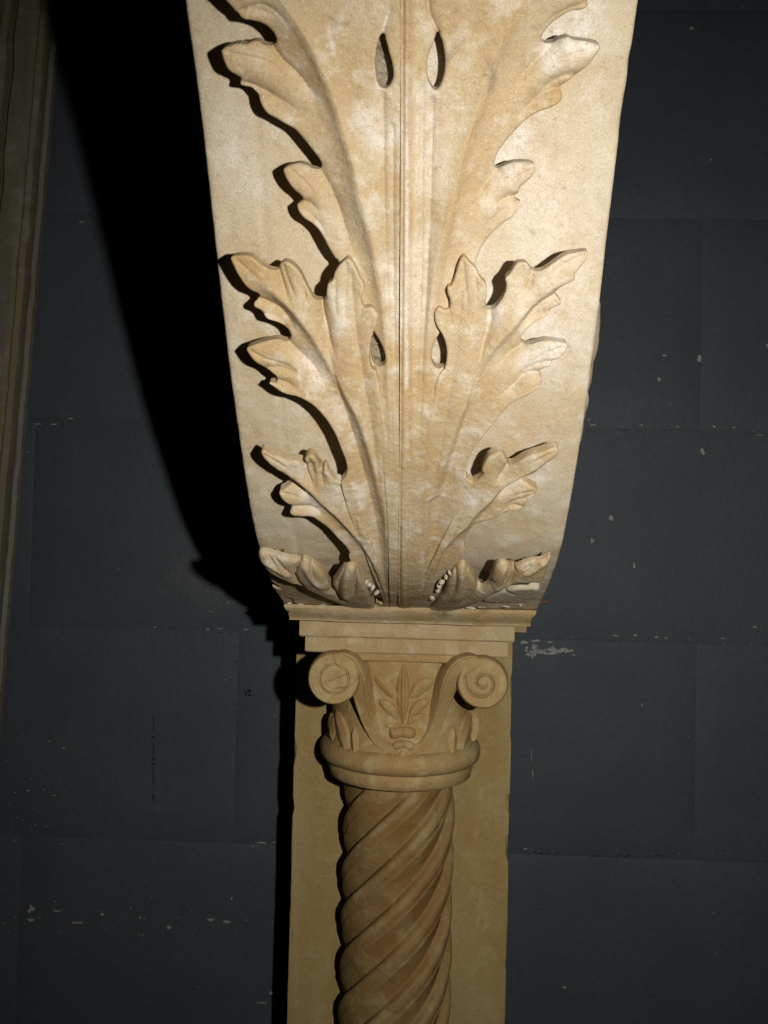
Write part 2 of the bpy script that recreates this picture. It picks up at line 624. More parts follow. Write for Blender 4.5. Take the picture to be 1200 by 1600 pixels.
# eyes (teardrop drill holes)
for c in (px(('Y', 140, 965, 160, 985, 205, 1050, 245, 1120, 275, 1200, 278, 1270, 250, 1320, 200, 1345, 160, 1330, 130, 1270, 115, 1180, 118, 1080)),
          px(('Y', 855, 965, 885, 985, 910, 1060, 925, 1150, 912, 1260, 880, 1325, 830, 1335, 785, 1310, 762, 1240, 765, 1160, 795, 1060, 830, 1000)),
          px(('X', 290, 420, 320, 480, 350, 600, 385, 720, 408, 850, 400, 950, 360, 1030, 300, 1060, 240, 1030, 210, 940, 195, 820, 195, 680, 215, 540, 250, 440)),
          px(('X', 930, 385, 960, 440, 995, 540, 1015, 680, 1015, 830, 990, 960, 940, 1060, 890, 1080, 840, 1020, 810, 930, 805, 800, 820, 680, 860, 560, 900, 450)),
          px(('L', 930, 425, 960, 445, 990, 480, 1003, 505, 985, 520, 950, 512, 920, 490, 910, 455))):
    HOLES.append(catmull(on_face(c), True, 2))


def stain_tone(kind, w, strength, *runs):
    STAINS_LIGHT.append((kind, on_face(px(*runs)), w, strength))


OC, PA, DK = 0, 1, 2
# ochre lines beside the centre fillet and down the flutes
stain_tone(OC, .0011, .85, ('Y', 465, -2500, 470, 0, 465, 600, 468, 1300, 470, 2200))
stain_tone(OC, .0012, .9, ('Y', 545, -2500, 545, 0, 545, 600, 545, 1300, 545, 2200))
stain_tone(OC, .0012, .7, ('E', 890, 0, 905, 300, 930, 600, 960, 900))
stain_tone(OC, .002, .6, ('Y', 140, 0, 200, 400, 260, 800, 330, 1300))
stain_tone(OC, .0016, .6, ('Y', 830, 0, 780, 500, 720, 900, 660, 1500))
stain_tone(OC, .0016, .7, ('D', 310, 0, 250, 300, 200, 520, 165, 800, 150, 1100))
stain_tone(OC, .0016, .5, ('G', 220, 0, 190, 400, 170, 800, 160, 1000))
stain_tone(OC, .0014, .6, ('P', 745, 190, 722, 260, 700, 380, 684, 480, 670, 600))
stain_tone(OC, .0012, .5, ('P', 690, 180, 684, 330, 672, 480, 660, 640))
stain_tone(OC, .009, .8, ('C', 200, 400, 260, 470))
stain_tone(OC, .006, .6, ('A', 600, 900, 640, 990))
stain_tone(OC, .010, .5, ('A', 330, 300, 450, 430))
stain_tone(OC, .010, .55, ('C', 700, 780, 820, 760, 900, 800))
stain_tone(OC, .006, .6, ('D', 1010, 360, 960, 430))
stain_tone(OC, .006, .6, ('D', 900, 860, 850, 900))
stain_tone(OC, .005, .6, ('B', 990, 250, 950, 300))
stain_tone(OC, .008, .5, ('B', 250, 60, 330, 100))
stain_tone(OC, .004, .7, ('L', 330, 310, 480, 380))
stain_tone(OC, .004, .6, ('M', 780, 300, 900, 260))
stain_tone(OC, .008, .5, ('E', 600, 300, 560, 420))
# pale rubbed places
stain_tone(PA, .006, .8, ('C', 560, 940, 620, 1040))
stain_tone(PA, .005, .8, ('C', 740, 600, 760, 720, 730, 760))
stain_tone(PA, .006, .7, ('Y', 290, 280, 380, 320))
stain_tone(PA, .005, .75, ('Y', 330, 560, 430, 640, 400, 860))
stain_tone(PA, .008, .6, ('Y', 650, 100, 620, 400, 640, 800))
stain_tone(PA, .006, .7, ('A', 900, 600, 1000, 700, 1080, 640))
stain_tone(PA, .008, .6, ('B', 170, 480, 160, 900))
stain_tone(PA, .006, .6, ('E', 640, 160, 700, 230))
stain_tone(PA, .0018, .9, ('E', 770, 640, 800, 720, 820, 800))
stain_tone(PA, .006, .6, ('E', 700, 780, 640, 700))
stain_tone(PA, .0045, .95, ('U', 500, 540, 520, 600))
stain_tone(PA, .0008, .8, ('U', 850, 825, 890, 835, 940, 850))
stain_tone(PA, .0009, .9, ('A', 640, 460, 690, 520))
stain_tone(PA, .0009, .8, ('A', 1035, 70, 1000, 180))
stain_tone(PA, .0009, .8, ('C', 515, 1000, 530, 1090))
stain_tone(PA, .001, .6, ('A', 730, 130, 760, 270))
stain_tone(PA, .0009, .9, ('Y', 500, -1500, 505, 0, 500, 700, 500, 1500))
stain_tone(PA, .012, .35, ('A', 200, 650, 230, 900))
stain_tone(PA, .02, .5, ('D', 800, 0, 900, 500, 980, 900))
stain_tone(PA, .004, .6, ('D', 480, 340, 450, 420))
for runs in ((('B', 1000, 260, 940, 345, 880, 405, 820, 455, 720, 500),), (('B', 820, 515, 740, 560, 660, 600),), (('B', 685, 860, 640, 920, 605, 970),), (('D', 1040, 370, 1000, 430, 960, 490, 900, 530),), (('D', 905, 625, 850, 660, 780, 720),),  # ochre lobe rims, darkened in the colour where they turn from the light
             (('D', 930, 870, 890, 915, 830, 960),), (('D', 800, 1045, 740, 1080, 680, 1110),), (('B', 940, 10, 880, 50, 800, 100),), (('A', 230, 300, 260, 370, 320, 430),), (('C', 165, 380, 200, 470, 260, 540),), (('C', 240, 880, 300, 950, 370, 1010),)):
    STAINS_LIGHT.append((OC, on_face(px(*runs)), .0028, .75))
for runs, w_ in (((('D', 720, 830, 790, 790, 860, 740),), .0065), ((('D', 800, 800, 870, 800),), .006), ((('B', 760, 200, 850, 130, 930, 90),), .0075), ((('B', 880, 170, 920, 150),), .006), ((('B', 520, 800, 560, 730, 620, 660),), .006),  # pale slab ground in the notches, its bright lighting put into the colour
                 ((('G', 460, 560, 470, 600),), .004), ((('V', 760, 460, 830, 430),), .004), ((('D', 510, 620, 540, 560),), .004)):
    STAINS_LIGHT.append((PA, on_face(px(*runs), 0), w_, 1.0))
# dark blemishes
stain_tone(DK, .0007, .5, ('A', 740, 90, 780, 120, 830, 122))
stain_tone(DK, .0016, .35, ('B', 300, 240, 250, 300))
stain_tone(DK, .002, .35, ('B', 460, 320, 480, 400, 470, 450))
stain_tone(DK, .0012, .4, ('A', 885, 440, 880, 480))
stain_tone(DK, .0006, .6, ('C', 150, 750, 190, 755))
stain_tone(DK, .0004, .7, ('G', 28, 850, 26, 1000, 26, 1390))
stain_tone(DK, .0004, .6, ('E', 1068, 1000, 1066, 1200, 1066, 1400))
stain_tone(DK, .0006, .5, ('D', 760, 320, 800, 300))

# ------------------------------------------------------------------ the block wall (setting)
def box_bm(bm, x0, x1, y0, y1, z0, z1):
    v = [bm.verts.new((x, y, z)) for x in (x0, x1) for y in (y0, y1) for z in (z0, z1)]
    for f in ((0, 1, 3, 2), (4, 6, 7, 5), (0, 4, 5, 1), (2, 3, 7, 6), (0, 2, 6, 4), (1, 5, 7, 3)):
        bm.faces.new([v[i] for i in f])


wall = thing('wall', '', 'wall')
del wall['label'], wall['category']
wall['kind'] = 'structure'
jz = at(600, 662.5, DW)[2]
jz2 = at(600, 992.5, DW)[2]
CH = jz - jz2
vx = at(369, 1130, DW)[0]
BLW = CH * 2.15
bm = bmesh.new()
box_bm(bm, vx - 3.5 * BLW, vx + 4.5 * BLW, .0011, .12, jz - 6 * CH, jz + 6 * CH)
child(bm_to('mortar', bm, M_MORTAR), wall)
blocks = 0
blk = None
for r in range(-5, 5):
    for c in range(-3, 4):
        x0 = vx + (c + (0.5 if (r % 2) == 0 else 0.0)) * BLW
        if (r % 2) == 0:
            x0 += .012
        z0 = jz2 + r * CH
        if blk is None:
            n1, n2 = 26, 13
            gx, gz = np.meshgrid(np.linspace(0, 1, n1), np.linspace(0, 1, n2))
            gx, gz = gx.ravel(), gz.ravel()
            # front face as a grid, edge rows pulled back into soft worn arrises, then straight sides
            ex = np.minimum(np.minimum(gx, 1 - gx) * BLW, np.minimum(gz, 1 - gz) * CH)
            jit = wnoise(np.stack([gx * BLW, gz * CH, gx * 0], 1), 60, 5)
            yy = np.where(ex < 1e-6, .0006, 0) + jit * .0006
            X = gx * BLW
            Z = gz * CH
            # squeeze the second ring next to the edge so the arris is tight
            ux = np.where(gx < .03, 0, np.where(gx > .97, 1, gx))
            fr = np.stack([X, yy, Z], 1)
            id_ = np.arange(n1 * n2).reshape(n2, n1)
            for a, b in ((0, 1), (n1 - 1, n1 - 2)):
                fr[id_[:, b], 0] = fr[id_[:, a], 0] + (.0030 if a == 0 else -.0030)
            for a, b in ((0, 1), (n2 - 1, n2 - 2)):
                fr[id_[b, :], 2] = fr[id_[a, :], 2] + (.0030 if a == 0 else -.0030)
            q = np.stack([id_[:-1, :-1], id_[:-1, 1:], id_[1:, 1:], id_[1:, :-1]], -1).reshape(-1, 4)
            ringi = np.concatenate([id_[0, :], id_[1:, -1], id_[-1, -2::-1], id_[-2:0:-1, 0]])
            bk = fr[ringi].copy()
            bk[:, 1] = .05
            n0 = len(fr)
            nr = len(ringi)
            k = np.arange(nr)
            sidq = np.stack([ringi, n0 + k, n0 + (k + 1) % nr, ringi[(k + 1) % nr]], 1)
            blk = npmesh('block', np.concatenate([fr, bk]), np.concatenate([q, sidq]))
            blk.set_sharp_from_angle(angle=R(25))
            blk.materials.append(M_WALL)
            blk.polygons.foreach_set('use_smooth', np.ones(len(blk.polygons), bool))
        o = bpy.data.objects.new('block', blk)
        COL.objects.link(o)
        o.location = (x0, random.uniform(-.00012, .00012), z0)
        o.parent = wall
        blocks += 1

# flaked paint: thin irregular scabs of bare plaster a fraction of a millimetre proud
bm = bmesh.new()


def flake(cx, cy, w, h, n=9, thick=.0007):
    c = at(cx, cy, DW)
    k = DW / F
    ph = random.uniform(0, 6.28)
    ring = []
    for i in range(n):
        a = 6.2832 * i / n
        r_ = random.uniform(.28, 1.15)
        ring.append((c[0] + math.cos(a) * w * k * r_, c[2] + math.sin(a) * h * k * r_))
    f = [bm.verts.new((x, -.0006 - thick, z)) for x, z in ring]
    g = [bm.verts.new((c[0] + (x - c[0]) * 1.15, .0003, c[2] + (z - c[2]) * 1.15)) for x, z in ring]
    bm.faces.new(f)
    for i in range(n):
        bm.faces.new((f[i], f[(i + 1) % n], g[(i + 1) % n], g[i]))


for a in ((818, 1004, 8, 3), (838, 1001, 14, 2.6), (858, 1003, 5, 1.5), (831, 1024, 4, 8), (845, 1018, 9, 3), (862, 1013, 13, 5), (858, 1021, 12, 4), (878, 1015, 8, 3),
          (893, 1016, 7, 1.6), (897, 1023, 5, 1.2), (1029, 594, 3, 4), (1093, 560, 4, 5), (1098, 705, 4, 7), (1037, 556, 4, 1.5), (1115, 667, 4, 1.6), (1145, 668, 3, 1.5), (1058, 667, 3, 1.2),
          (1002, 664, 2.2, 1.5), (925, 664, 8, 2), (920, 656, 4, 1.5), (895, 754, 3, 2.5), (955, 810, 4, 5), (990, 882, 4, 6), (925, 845, 3, 5), (1025, 995, 5, 2), (1040, 996, 4, 1.5), (992, 992, 5, 2),
          (960, 993, 6, 1.4), (1128, 997, 5, 1), (895, 995, 2, 1.5), (110, 654, 7, 2), (85, 663, 6, 1.5), (60, 663, 8, 1), (129, 347, 5, 1.6), (325, 983, 3, 2), (345, 982, 10, 1.2), (384, 983, 6, 1.2),
          (418, 983, 3, 2), (242, 980, 3, 1), (352, 1062, 1.5, 1), (100, 1168, 2.5, 1.6), (85, 1242, 3, 1.3), (45, 1235, 3, 1.5), (70, 1233, 3, 1), (50, 1420, 6, 7), (48, 1437, 5, 4), (90, 1423, 9, 1.4),
          (120, 1441, 12, 2), (160, 1428, 4, 2), (265, 1448, 5, 4), (220, 1433, 2, 1.4), (330, 1437, 8, 2.5), (355, 1440, 9, 2), (435, 1437, 4, 5), (425, 1550, 6, 3), (410, 1566, 9, 1), (432, 1566, 5, 2),
          (362, 1403, 1.3, 3), (410, 1316, 9, 1.4), (430, 1316, 4, 1), (395, 1322, 4, 1), (881, 1542, 4, 1.6), (830, 1180, .7, 16), (832, 1210, .7, 12), (1003, 1101, 1.5, 3), (1075, 1150, 2, 1),
          (820, 1326, 4, 1), (978, 1344, 2, 1.2), (1080, 45, 5, 2), (940, 430, 2, 1.2), (1110, 250, 2, 1.3), (1180, 980, 4, 2), (1198, 540, 2, 4), (1185, 680, 8, 1)):
    flake(*a)
for i in range(70):                                    # the scraped patch right of the impost
    t_ = random.random()
    flake(822 + 70 * t_ ** 1.2, 1017 + random.gauss(0, 5) * (1.1 - t_), random.uniform(1.5, 5.5), random.uniform(1, 3.2), 7, random.uniform(.0004, .001))
for i in range(150):                                   # a scatter of crumbs along the joints and bottom left
    if i < 60:
        y_ = random.choice((664, 992, 992, 1320))
        x_ = random.uniform(820, 1200)
        flake(x_, y_ + (x_ - 600) * .023 * (1) + random.gauss(0, 4), random.uniform(.4, 1.5), random.uniform(.4, 1), 5)
    elif i < 100:
        flake(random.uniform(5, 440), random.gauss(1440, 14), random.uniform(.5, 1.8), random.uniform(.4, 1.1), 5)
    elif i < 125:
        flake(random.uniform(10, 130), random.uniform(1140, 1320), random.uniform(.5, 1.5), random.uniform(.5, 1.2), 5)
    else:
        t_ = random.random()
        flake(325 + 75 * t_, 958 - 26 * math.sin(t_ * 1.5) + random.gauss(0, 1.5), random.uniform(.6, 2.2), random.uniform(.5, 1.1), 5)
fo = bm_to('paint_flakes', bm, M_FLAKE, smooth=False)
fo['kind'] = 'stuff'
child(fo, wall)

bm = bmesh.new()
for (cx_, cy_, w_, h_, n_) in ((388, 1082, 5, 5, 40), (240, 1185, .7, 66, 70), (368, 1080, .8, 70, 12), (985, 1338, 70, 2.0, 22), (850, 1332, 25, 2.5, 16), (300, 990, 90, 2, 14), (1000, 672, 120, 2, 16)):
    for _ in range(n_):
        flake(cx_ + random.uniform(-1, 1) * w_ - (.02 * random.uniform(-1, 1) * h_ if h_ > 10 else 0), cy_ + random.uniform(-1, 1) * h_, random.uniform(.5, 1.6), random.uniform(.5, 1.5), 6, .0002)
fo = bm_to('paint_scuffs', bm, plain('bare_dark_concrete', (0.012, 0.012, 0.012), 0.95), smooth=False)
fo['kind'] = 'stuff'
child(fo, wall)

# ------------------------------------------------------------------ the console
base = prof(S_MAX)
console = thing('stone_console', 'big pale stone console carved with an acanthus leaf, leaning out above the column', 'console', (0, float(base[0]), float(base[1])))
# the slab behind the leaf: front face on a grid, sides and back straight
nu, nv = 90, 190
us = np.linspace(-1, 1, nu)
us = np.sign(us) * (1 - (1 - np.abs(us))**1.15)
ss = np.linspace(0, S_MAX, nv)
V = []
for s in ss:
    y, z, ny, nz = prof(s)
    xc = np.interp(s, _sf, _XC)
    V.append(np.stack([xc + us * WC / 2, np.full(nu, y), np.full(nu, z)], 1))
V = np.array(V)
P_ = V.reshape(-1, 3)
sg = np.repeat(ss, nu)
y, z, ny, nz = prof(sg)
hh = .0012 * wnoise(P_, 40, 11) + .0005 * wnoise(P_, 200, 12)
ed = np.tile((1 - np.abs(us)) * WC / 2, nv)
chip = np.clip(wnoise(P_, 70, 21, 3) - .33, 0, 1) * 2
hh -= np.exp(-ed / .0012) * .0009 + np.exp(-ed / .003) * chip * .002
# faint setting-out line near each edge
xl = np.tile(us * WC / 2, nv)
hh -= .0007 * np.exp(-((np.abs(xl) - .066 - .0) / .0007)**2) * (np.abs(wnoise(P_, 20, 31)) > .02)
hh -= .0022 * np.exp(-((np.abs(xl) - .0) / .05)**8)
P_ = P_ + np.stack([np.zeros(len(sg)), ny * hh, nz * hh], 1)
P_[:, 0] -= np.sign(P_[:, 0] + .005) * np.exp(-ed / .0015) * (.0003 + chip * .0004)
id_ = np.arange(nu * nv).reshape(nv, nu)
q = np.stack([id_[:-1, :-1], id_[1:, :-1], id_[1:, 1:], id_[:-1, 1:]], -1).reshape(-1, 4)
ringi = np.concatenate([id_[0, :], id_[1:, -1], id_[-1, -2::-1], id_[-2:0:-1, 0]])
bk = P_[ringi].copy()
bk[:, 1] = -.004
n0, nr = len(P_), len(ringi)
k = np.arange(nr)
sq = np.stack([ringi, ringi[(k + 1) % nr], n0 + (k + 1) % nr, n0 + k], 1)
xs_ = np.stack([P_[:, 0], sg], 1)
st = stains_light(xs_)
me = npmesh('slab', np.concatenate([P_, bk]), np.concatenate([q, sq]), np.concatenate([st, np.zeros((nr, 3))]))
child(link('slab', me, M_SLAB), console)

# --- outlines traced on the photograph, in the coordinates of enlarged regions
OUT_L4 = px(('P', 600, -150, 560, -150, 470, -145, 400, -125, 352, -80, 330, -40, 318, -14, 330, -8, 345, -3), ('A', 215, 0, 255, 50, 275, 80, 310, 110, 340, 112, 390, 125, 430, 150, 460, 190, 466, 232, 440, 256,
             400, 242, 385, 226, 350, 221, 320, 234, 270, 229, 205, 255, 203, 282, 215, 320, 235, 360, 270, 386, 290, 405, 287, 435, 310, 446, 345, 456, 375, 492, 400, 545, 430, 580, 470, 602, 510, 627, 560, 657, 600, 700, 640, 750,
             670, 790, 692, 832, 680, 862, 640, 850, 620, 835, 580, 823, 540, 830, 508, 847, 510, 872, 530, 912, 560, 952),
            ('C', 520, 40, 527, 70, 505, 85, 497, 97, 510, 130, 540, 165, 580, 192, 620, 232, 650, 282, 680, 340, 710, 387, 735, 420),
            ('P', 545, 470, 558, 520, 572, 575, 590, 640, 600, 760, 608, 880, 612, 963, 634, 963, 635, 800, 639, 400, 642, 0, 644, -150))
OUT_L3 = px(('C', 790, 368, 830, 420, 850, 470, 877, 512, 874, 560, 863, 595, 872, 640, 900, 640, 925, 640, 945, 665, 955, 690, 945, 732, 925, 790, 915, 835, 908, 880, 908, 935, 920, 982, 945, 1000),
            ('P', 592, 605, 600, 650, 608, 720, 614, 800, 621, 963, 606, 963, 594, 925, 572, 875, 548, 815, 536, 775),
            ('E', 690, 636, 712, 605, 727, 570, 720, 510, 690, 430, 650, 330, 610, 260, 560, 195, 510, 145, 460, 110, 410, 85, 345, 70, 290, 40, 238, 0),
            ('C', 387, 1066, 392, 1050, 385, 1025, 355, 1000, 325, 985, 310, 970, 270, 935, 245, 900, 230, 866, 290, 843, 350, 829, 400, 830, 430, 848, 450, 852, 467, 822, 455, 788, 430, 763,
             390, 740, 340, 720, 320, 700, 300, 670, 270, 648, 265, 625, 287, 605, 287, 575, 250, 550, 215, 510, 185, 460, 160, 410, 143, 362, 190, 350, 250, 352, 300, 392, 345, 425, 395, 440, 408, 412, 430, 390,
             460, 391, 500, 420, 530, 460, 545, 500, 570, 550, 600, 600, 640, 622, 665, 600, 671, 550, 680, 510, 706, 490, 715, 450, 742, 408))
OUT_L2 = px(('E', 690, 637, 662, 622, 640, 600, 612, 563, 603, 535, 582, 530, 570, 552, 555, 530, 540, 490, 520, 460, 490, 454, 467, 473, 458, 505, 462, 540, 435, 505, 400, 492, 370, 492, 330, 476, 300, 455,
             255, 445, 212, 418, 190, 427, 200, 456, 230, 490, 260, 525, 275, 560, 300, 580, 345, 600, 375, 633, 383, 662, 340, 680, 303, 695, 310, 722, 340, 755, 372, 780, 378, 797, 370, 815, 385, 830, 430, 841, 500, 850,
             550, 880, 610, 925, 660, 980, 710, 1030, 746, 1080, 742, 1105),
            ('P', 560, 905, 584, 936, 596, 963, 618, 963, 604, 915, 586, 870, 566, 825, 546, 790, 534, 766))
OUT_R4 = px(('P', 632, -150, 700, -150, 800, -145, 880, -120, 928, -75, 950, -40, 955, -14, 940, -8), ('B', 950, 0, 948, 40, 920, 60, 880, 66, 850, 76, 820, 96, 780, 126, 745, 166, 724, 206, 735, 240, 780, 244, 800, 228, 818, 216, 850, 204,
             880, 215, 960, 224, 1012, 243, 990, 292, 950, 342, 900, 390, 850, 430, 820, 458, 828, 500, 810, 530, 760, 556, 700, 580, 640, 620, 580, 680, 530, 740, 500, 790, 488, 842, 505, 862, 540, 842, 580, 823,
             640, 818, 680, 824, 692, 846, 680, 880, 650, 912, 620, 940, 606, 975),
            ('D', 668, 40, 658, 52, 668, 72, 692, 82, 690, 105, 660, 140, 640, 165, 605, 186, 560, 225, 510, 277, 470, 340, 440, 415), ('P', 735, 450, 715, 520, 690, 590, 672, 680, 662, 800, 655, 963, 631, 963, 631, 800, 633, 400, 636, 0))
OUT_R3 = px(('D', 365, 358, 340, 410, 320, 480, 300, 520, 281, 527, 280, 560, 294, 600, 290, 650, 260, 655, 235, 637, 213, 660, 209, 700, 225, 750, 250, 788, 262, 820, 272, 860, 277, 920, 265, 985, 245, 1000),
            ('P', 680, 605, 668, 680, 658, 780, 648, 963, 662, 963, 675, 925, 692, 880, 715, 815, 731, 780),
            ('G', 480, 637, 440, 612, 434, 560, 455, 490, 490, 420, 540, 350, 600, 270, 670, 180, 720, 130, 780, 95, 840, 65, 890, 25, 910, 0),
            ('D', 750, 1090, 790, 1066, 802, 1040, 788, 1012, 810, 985, 850, 970, 862, 945, 900, 920, 932, 880, 940, 846, 900, 837, 830, 831, 790, 840, 740, 862, 700, 867, 689, 832, 715, 785, 760, 745, 810, 720, 850, 690,
             862, 665, 902, 640, 912, 620, 882, 582, 900, 540, 940, 511, 980, 490, 987, 450, 1020, 410, 1045, 370, 1052, 328, 970, 338, 920, 355, 860, 398, 800, 440, 755, 444, 735, 420, 715, 395, 690, 391, 660, 400, 625, 455,
             600, 482, 607, 515, 600, 560, 560, 632, 520, 674, 493, 655, 494, 610, 497, 560, 494, 515, 460, 475, 435, 425, 400, 390))
OUT_R2 = px(('G', 480, 637, 512, 612, 540, 572, 532, 540, 570, 470, 620, 441, 650, 440, 672, 465, 692, 495, 686, 532, 720, 532, 780, 485, 830, 455, 900, 430, 960, 408, 1003, 402, 1010, 430, 990, 462, 940, 500, 900, 540,
             850, 590, 800, 620, 785, 640, 830, 660, 882, 690, 860, 722, 812, 758, 802, 768, 806, 790, 780, 800, 720, 815, 660, 836, 600, 870, 540, 890, 490, 912, 445, 960, 420, 1030, 428, 1065),
            ('P', 712, 890, 690, 925, 672, 963, 650, 963, 662, 910, 680, 870, 702, 825, 722, 790, 733, 766))
OUT_L1 = px(('L', 20, 140, 42, 100, 150, 128, 260, 152, 335, 168, 312, 225, 306, 290, 330, 205, 375, 157, 430, 185, 490, 230, 540, 290, 580, 370, 600, 392, 602, 350, 625, 318, 650, 283, 690, 232, 740, 214, 790, 240, 820, 300, 850, 340,
             880, 420, 930, 520, 1030, 556, 900, 552, 780, 535, 660, 505, 560, 460, 450, 410, 330, 360, 200, 310, 110, 262, 58, 212))
OUT_R1 = px(('M', 1150, 140, 1090, 160, 960, 190, 880, 225, 862, 250, 830, 215, 790, 190, 750, 190, 715, 230, 695, 290, 675, 360, 610, 400, 575, 395, 570, 340, 530, 270, 490, 210, 455, 200, 410, 230, 370, 290, 345, 350, 320, 420,
             270, 470, 200, 540, 160, 560, 330, 556, 480, 530, 600, 480, 740, 410, 860, 350, 1000, 335, 1085, 330, 1120, 240))

VL4 = px(('P', 405, -70, 435, 0, 475, 60, 502, 117, 521, 165, 536, 215, 550, 262, 562, 320, 575, 362, 592, 447, 600, 498, 608, 600, 616, 750, 622, 945))
VL3 = px(('T', 200, 180, 340, 330, 450, 420, 550, 520, 640, 610, 740, 730, 840, 880, 940, 1050, 1050, 1270), ('P', 560, 662, 580, 725, 592, 775, 604, 850, 614, 945))
VL2 = px(('U', 110, 170, 180, 240, 300, 320, 480, 460, 560, 540, 680, 650, 780, 760, 880, 890), ('P', 590, 900, 608, 945))
VR4 = px(('P', 840, -60, 815, 0, 790, 60, 769, 105, 747, 177, 728, 241, 712, 304, 699, 357, 682, 422, 672, 500, 662, 600, 652, 750, 645, 945))
VR3 = px(('D', 1030, 370, 980, 440, 860, 550, 760, 640, 640, 760, 540, 870, 470, 970), ('P', 737, 620, 720, 660, 705, 700, 690, 740, 677, 780, 667, 815, 655, 945))
VR2 = px(('V', 930, 250, 740, 400, 560, 510, 440, 620, 330, 720, 240, 830, 140, 930), ('P', 680, 890, 655, 945))

GR_L4 = [(px(('A', 440, 250, 500, 330, 560, 380, 640, 470, 720, 580)), .0036, .0042),
         (px(('A', 680, 858, 710, 900, 760, 1000), ('P', 540, 370, 556, 420)), .0034, .0042),
         (px(('A', 288, 420, 400, 460, 560, 560, 660, 650)), .0026, .0038), (px(('A', 370, 492, 470, 540, 600, 640)), .0018, .003),
         (px(('A', 275, 85, 340, 60, 430, 70, 520, 130)), .002, .003),
         (px(('C', 520, 68, 580, 90, 640, 150)), .0024, .0026), (px(('C', 500, 98, 560, 130, 640, 220, 700, 320)), .0016, .003)]
FL_L = [(px(('P', 598, 150, 600, 330, 606, 500, 612, 640, 618, 800)), .0016, .0022), (px(('P', 614, 200, 614, 420, 618, 600, 622, 760)), .0012, .0014)]
FL_R = [(px(('P', 676, 160, 672, 330, 664, 500, 657, 640, 650, 800)), .0016, .0022), (px(('P', 660, 140, 658, 420, 652, 600, 646, 760)), .0012, .0014)]
GR_L4 += FL_L + [(px(('X', 285, 430, 300, 330, 330, 230, 365, 140, 400, -60)), .0016, .0012)]
GR_R4_EXTRA = FL_R + [(px(('X', 935, 400, 890, 300, 850, 220, 825, 120, 815, -40, 810, -400)), .0020, .0012)]
GR_L3 = [(px(('C', 402, 428, 420, 500, 450, 580, 478, 655)), .0032, .0026), (px(('C', 640, 618, 648, 680, 668, 760, 690, 850, 740, 960)), .0034, .0026),
         (px(('C', 285, 600, 340, 630, 420, 680, 520, 800)), .0036, .0036), (px(('C', 450, 848, 520, 920, 600, 1000, 680, 1120)), .0036, .004),
         (px(('C', 540, 500, 545, 560, 560, 640)), .0014, .002), (px(('C', 312, 690, 380, 710, 450, 770, 500, 830)), .0018, .003),
         (px(('C', 322, 985, 400, 980, 480, 1010, 560, 1070)), .0026, .0036), (px(('C', 390, 1050, 450, 1070, 540, 1110)), .003, .003),
         (px(('C', 868, 595, 862, 650, 858, 720)), .0012, .0014), (px(('C', 925, 785, 950, 760)), .001, .002)]
GR_L2 = [(px(('U', 428, 250, 445, 320, 480, 390, 520, 460)), .0036, .0024), (px(('U', 550, 265, 560, 340, 580, 430)), .0022, .002), (px(('U', 488, 240, 500, 330, 510, 420)), .0016, .0018),
         (px(('U', 320, 420, 400, 470, 480, 540)), .0034, .0032), (px(('U', 320, 585, 400, 590, 500, 610, 600, 690)), .0024, .003), (px(('U', 180, 290, 280, 360, 400, 440)), .0022, .0028),
         (px(('U', 690, 395, 740, 500, 800, 620, 850, 740)), .0016, .0022)]
GR_R4 = [(px(('B', 780, 244, 700, 320, 620, 410, 540, 520)), .0032, .004), (px(('B', 505, 860, 430, 940, 350, 1060)), .003, .004), (px(('B', 820, 460, 740, 480, 640, 560, 560, 640)), .0032, .0036),
         (px(('B', 920, 390, 820, 400, 720, 470, 630, 540)), .0022, .0034), (px(('D', 690, 92, 620, 110, 540, 170, 460, 260)), .0022, .003), (px(('D', 655, 50, 600, 60, 520, 120)), .0026, .003)]
GR_R3 = [(px(('D', 752, 442, 740, 500, 720, 560, 690, 640)), .0024, .0026), (px(('D', 520, 672, 520, 740, 490, 830, 450, 950)), .003, .0028), (px(('D', 882, 582, 800, 630, 720, 710, 640, 800)), .0036, .0034),
         (px(('D', 856, 680, 780, 700, 690, 770)), .002, .003), (px(('D', 700, 866, 620, 920, 540, 1010)), .0034, .0034), (px(('D', 790, 1010, 720, 1020, 640, 1090), ('G', 600, 120)), .0034, .003),
         (px(('D', 862, 945, 780, 960, 700, 1010, 620, 1090)), .002, .003), (px(('D', 290, 640, 294, 700, 300, 780)), .0012, .002)]
GR_R2 = [(px(('V', 565, 372, 520, 430, 470, 500)), .0034, .0026), (px(('V', 690, 480, 600, 530, 520, 590, 400, 690)), .0036, .003), (px(('V', 712, 690, 620, 680, 540, 720, 440, 790)), .0024, .0026),
         (px(('V', 280, 490, 210, 600, 160, 700, 120, 800)), .0016, .0024), (px(('V', 800, 570, 700, 620, 600, 660, 480, 740)), .0020, .0022)]
GR_1L = [(px(('L', 306, 290, 330, 330, 400, 390)), .003, .002), (px(('L', 600, 392, 650, 440, 720, 490)), .003, .0022)]
GR_1R = [(px(('M', 590, 400, 520, 450, 420, 510)), .003, .0022), (px(('M', 690, 330, 640, 380)), .003, .002), (px(('M', 862, 250, 840, 310, 780, 370)), .003, .002)]


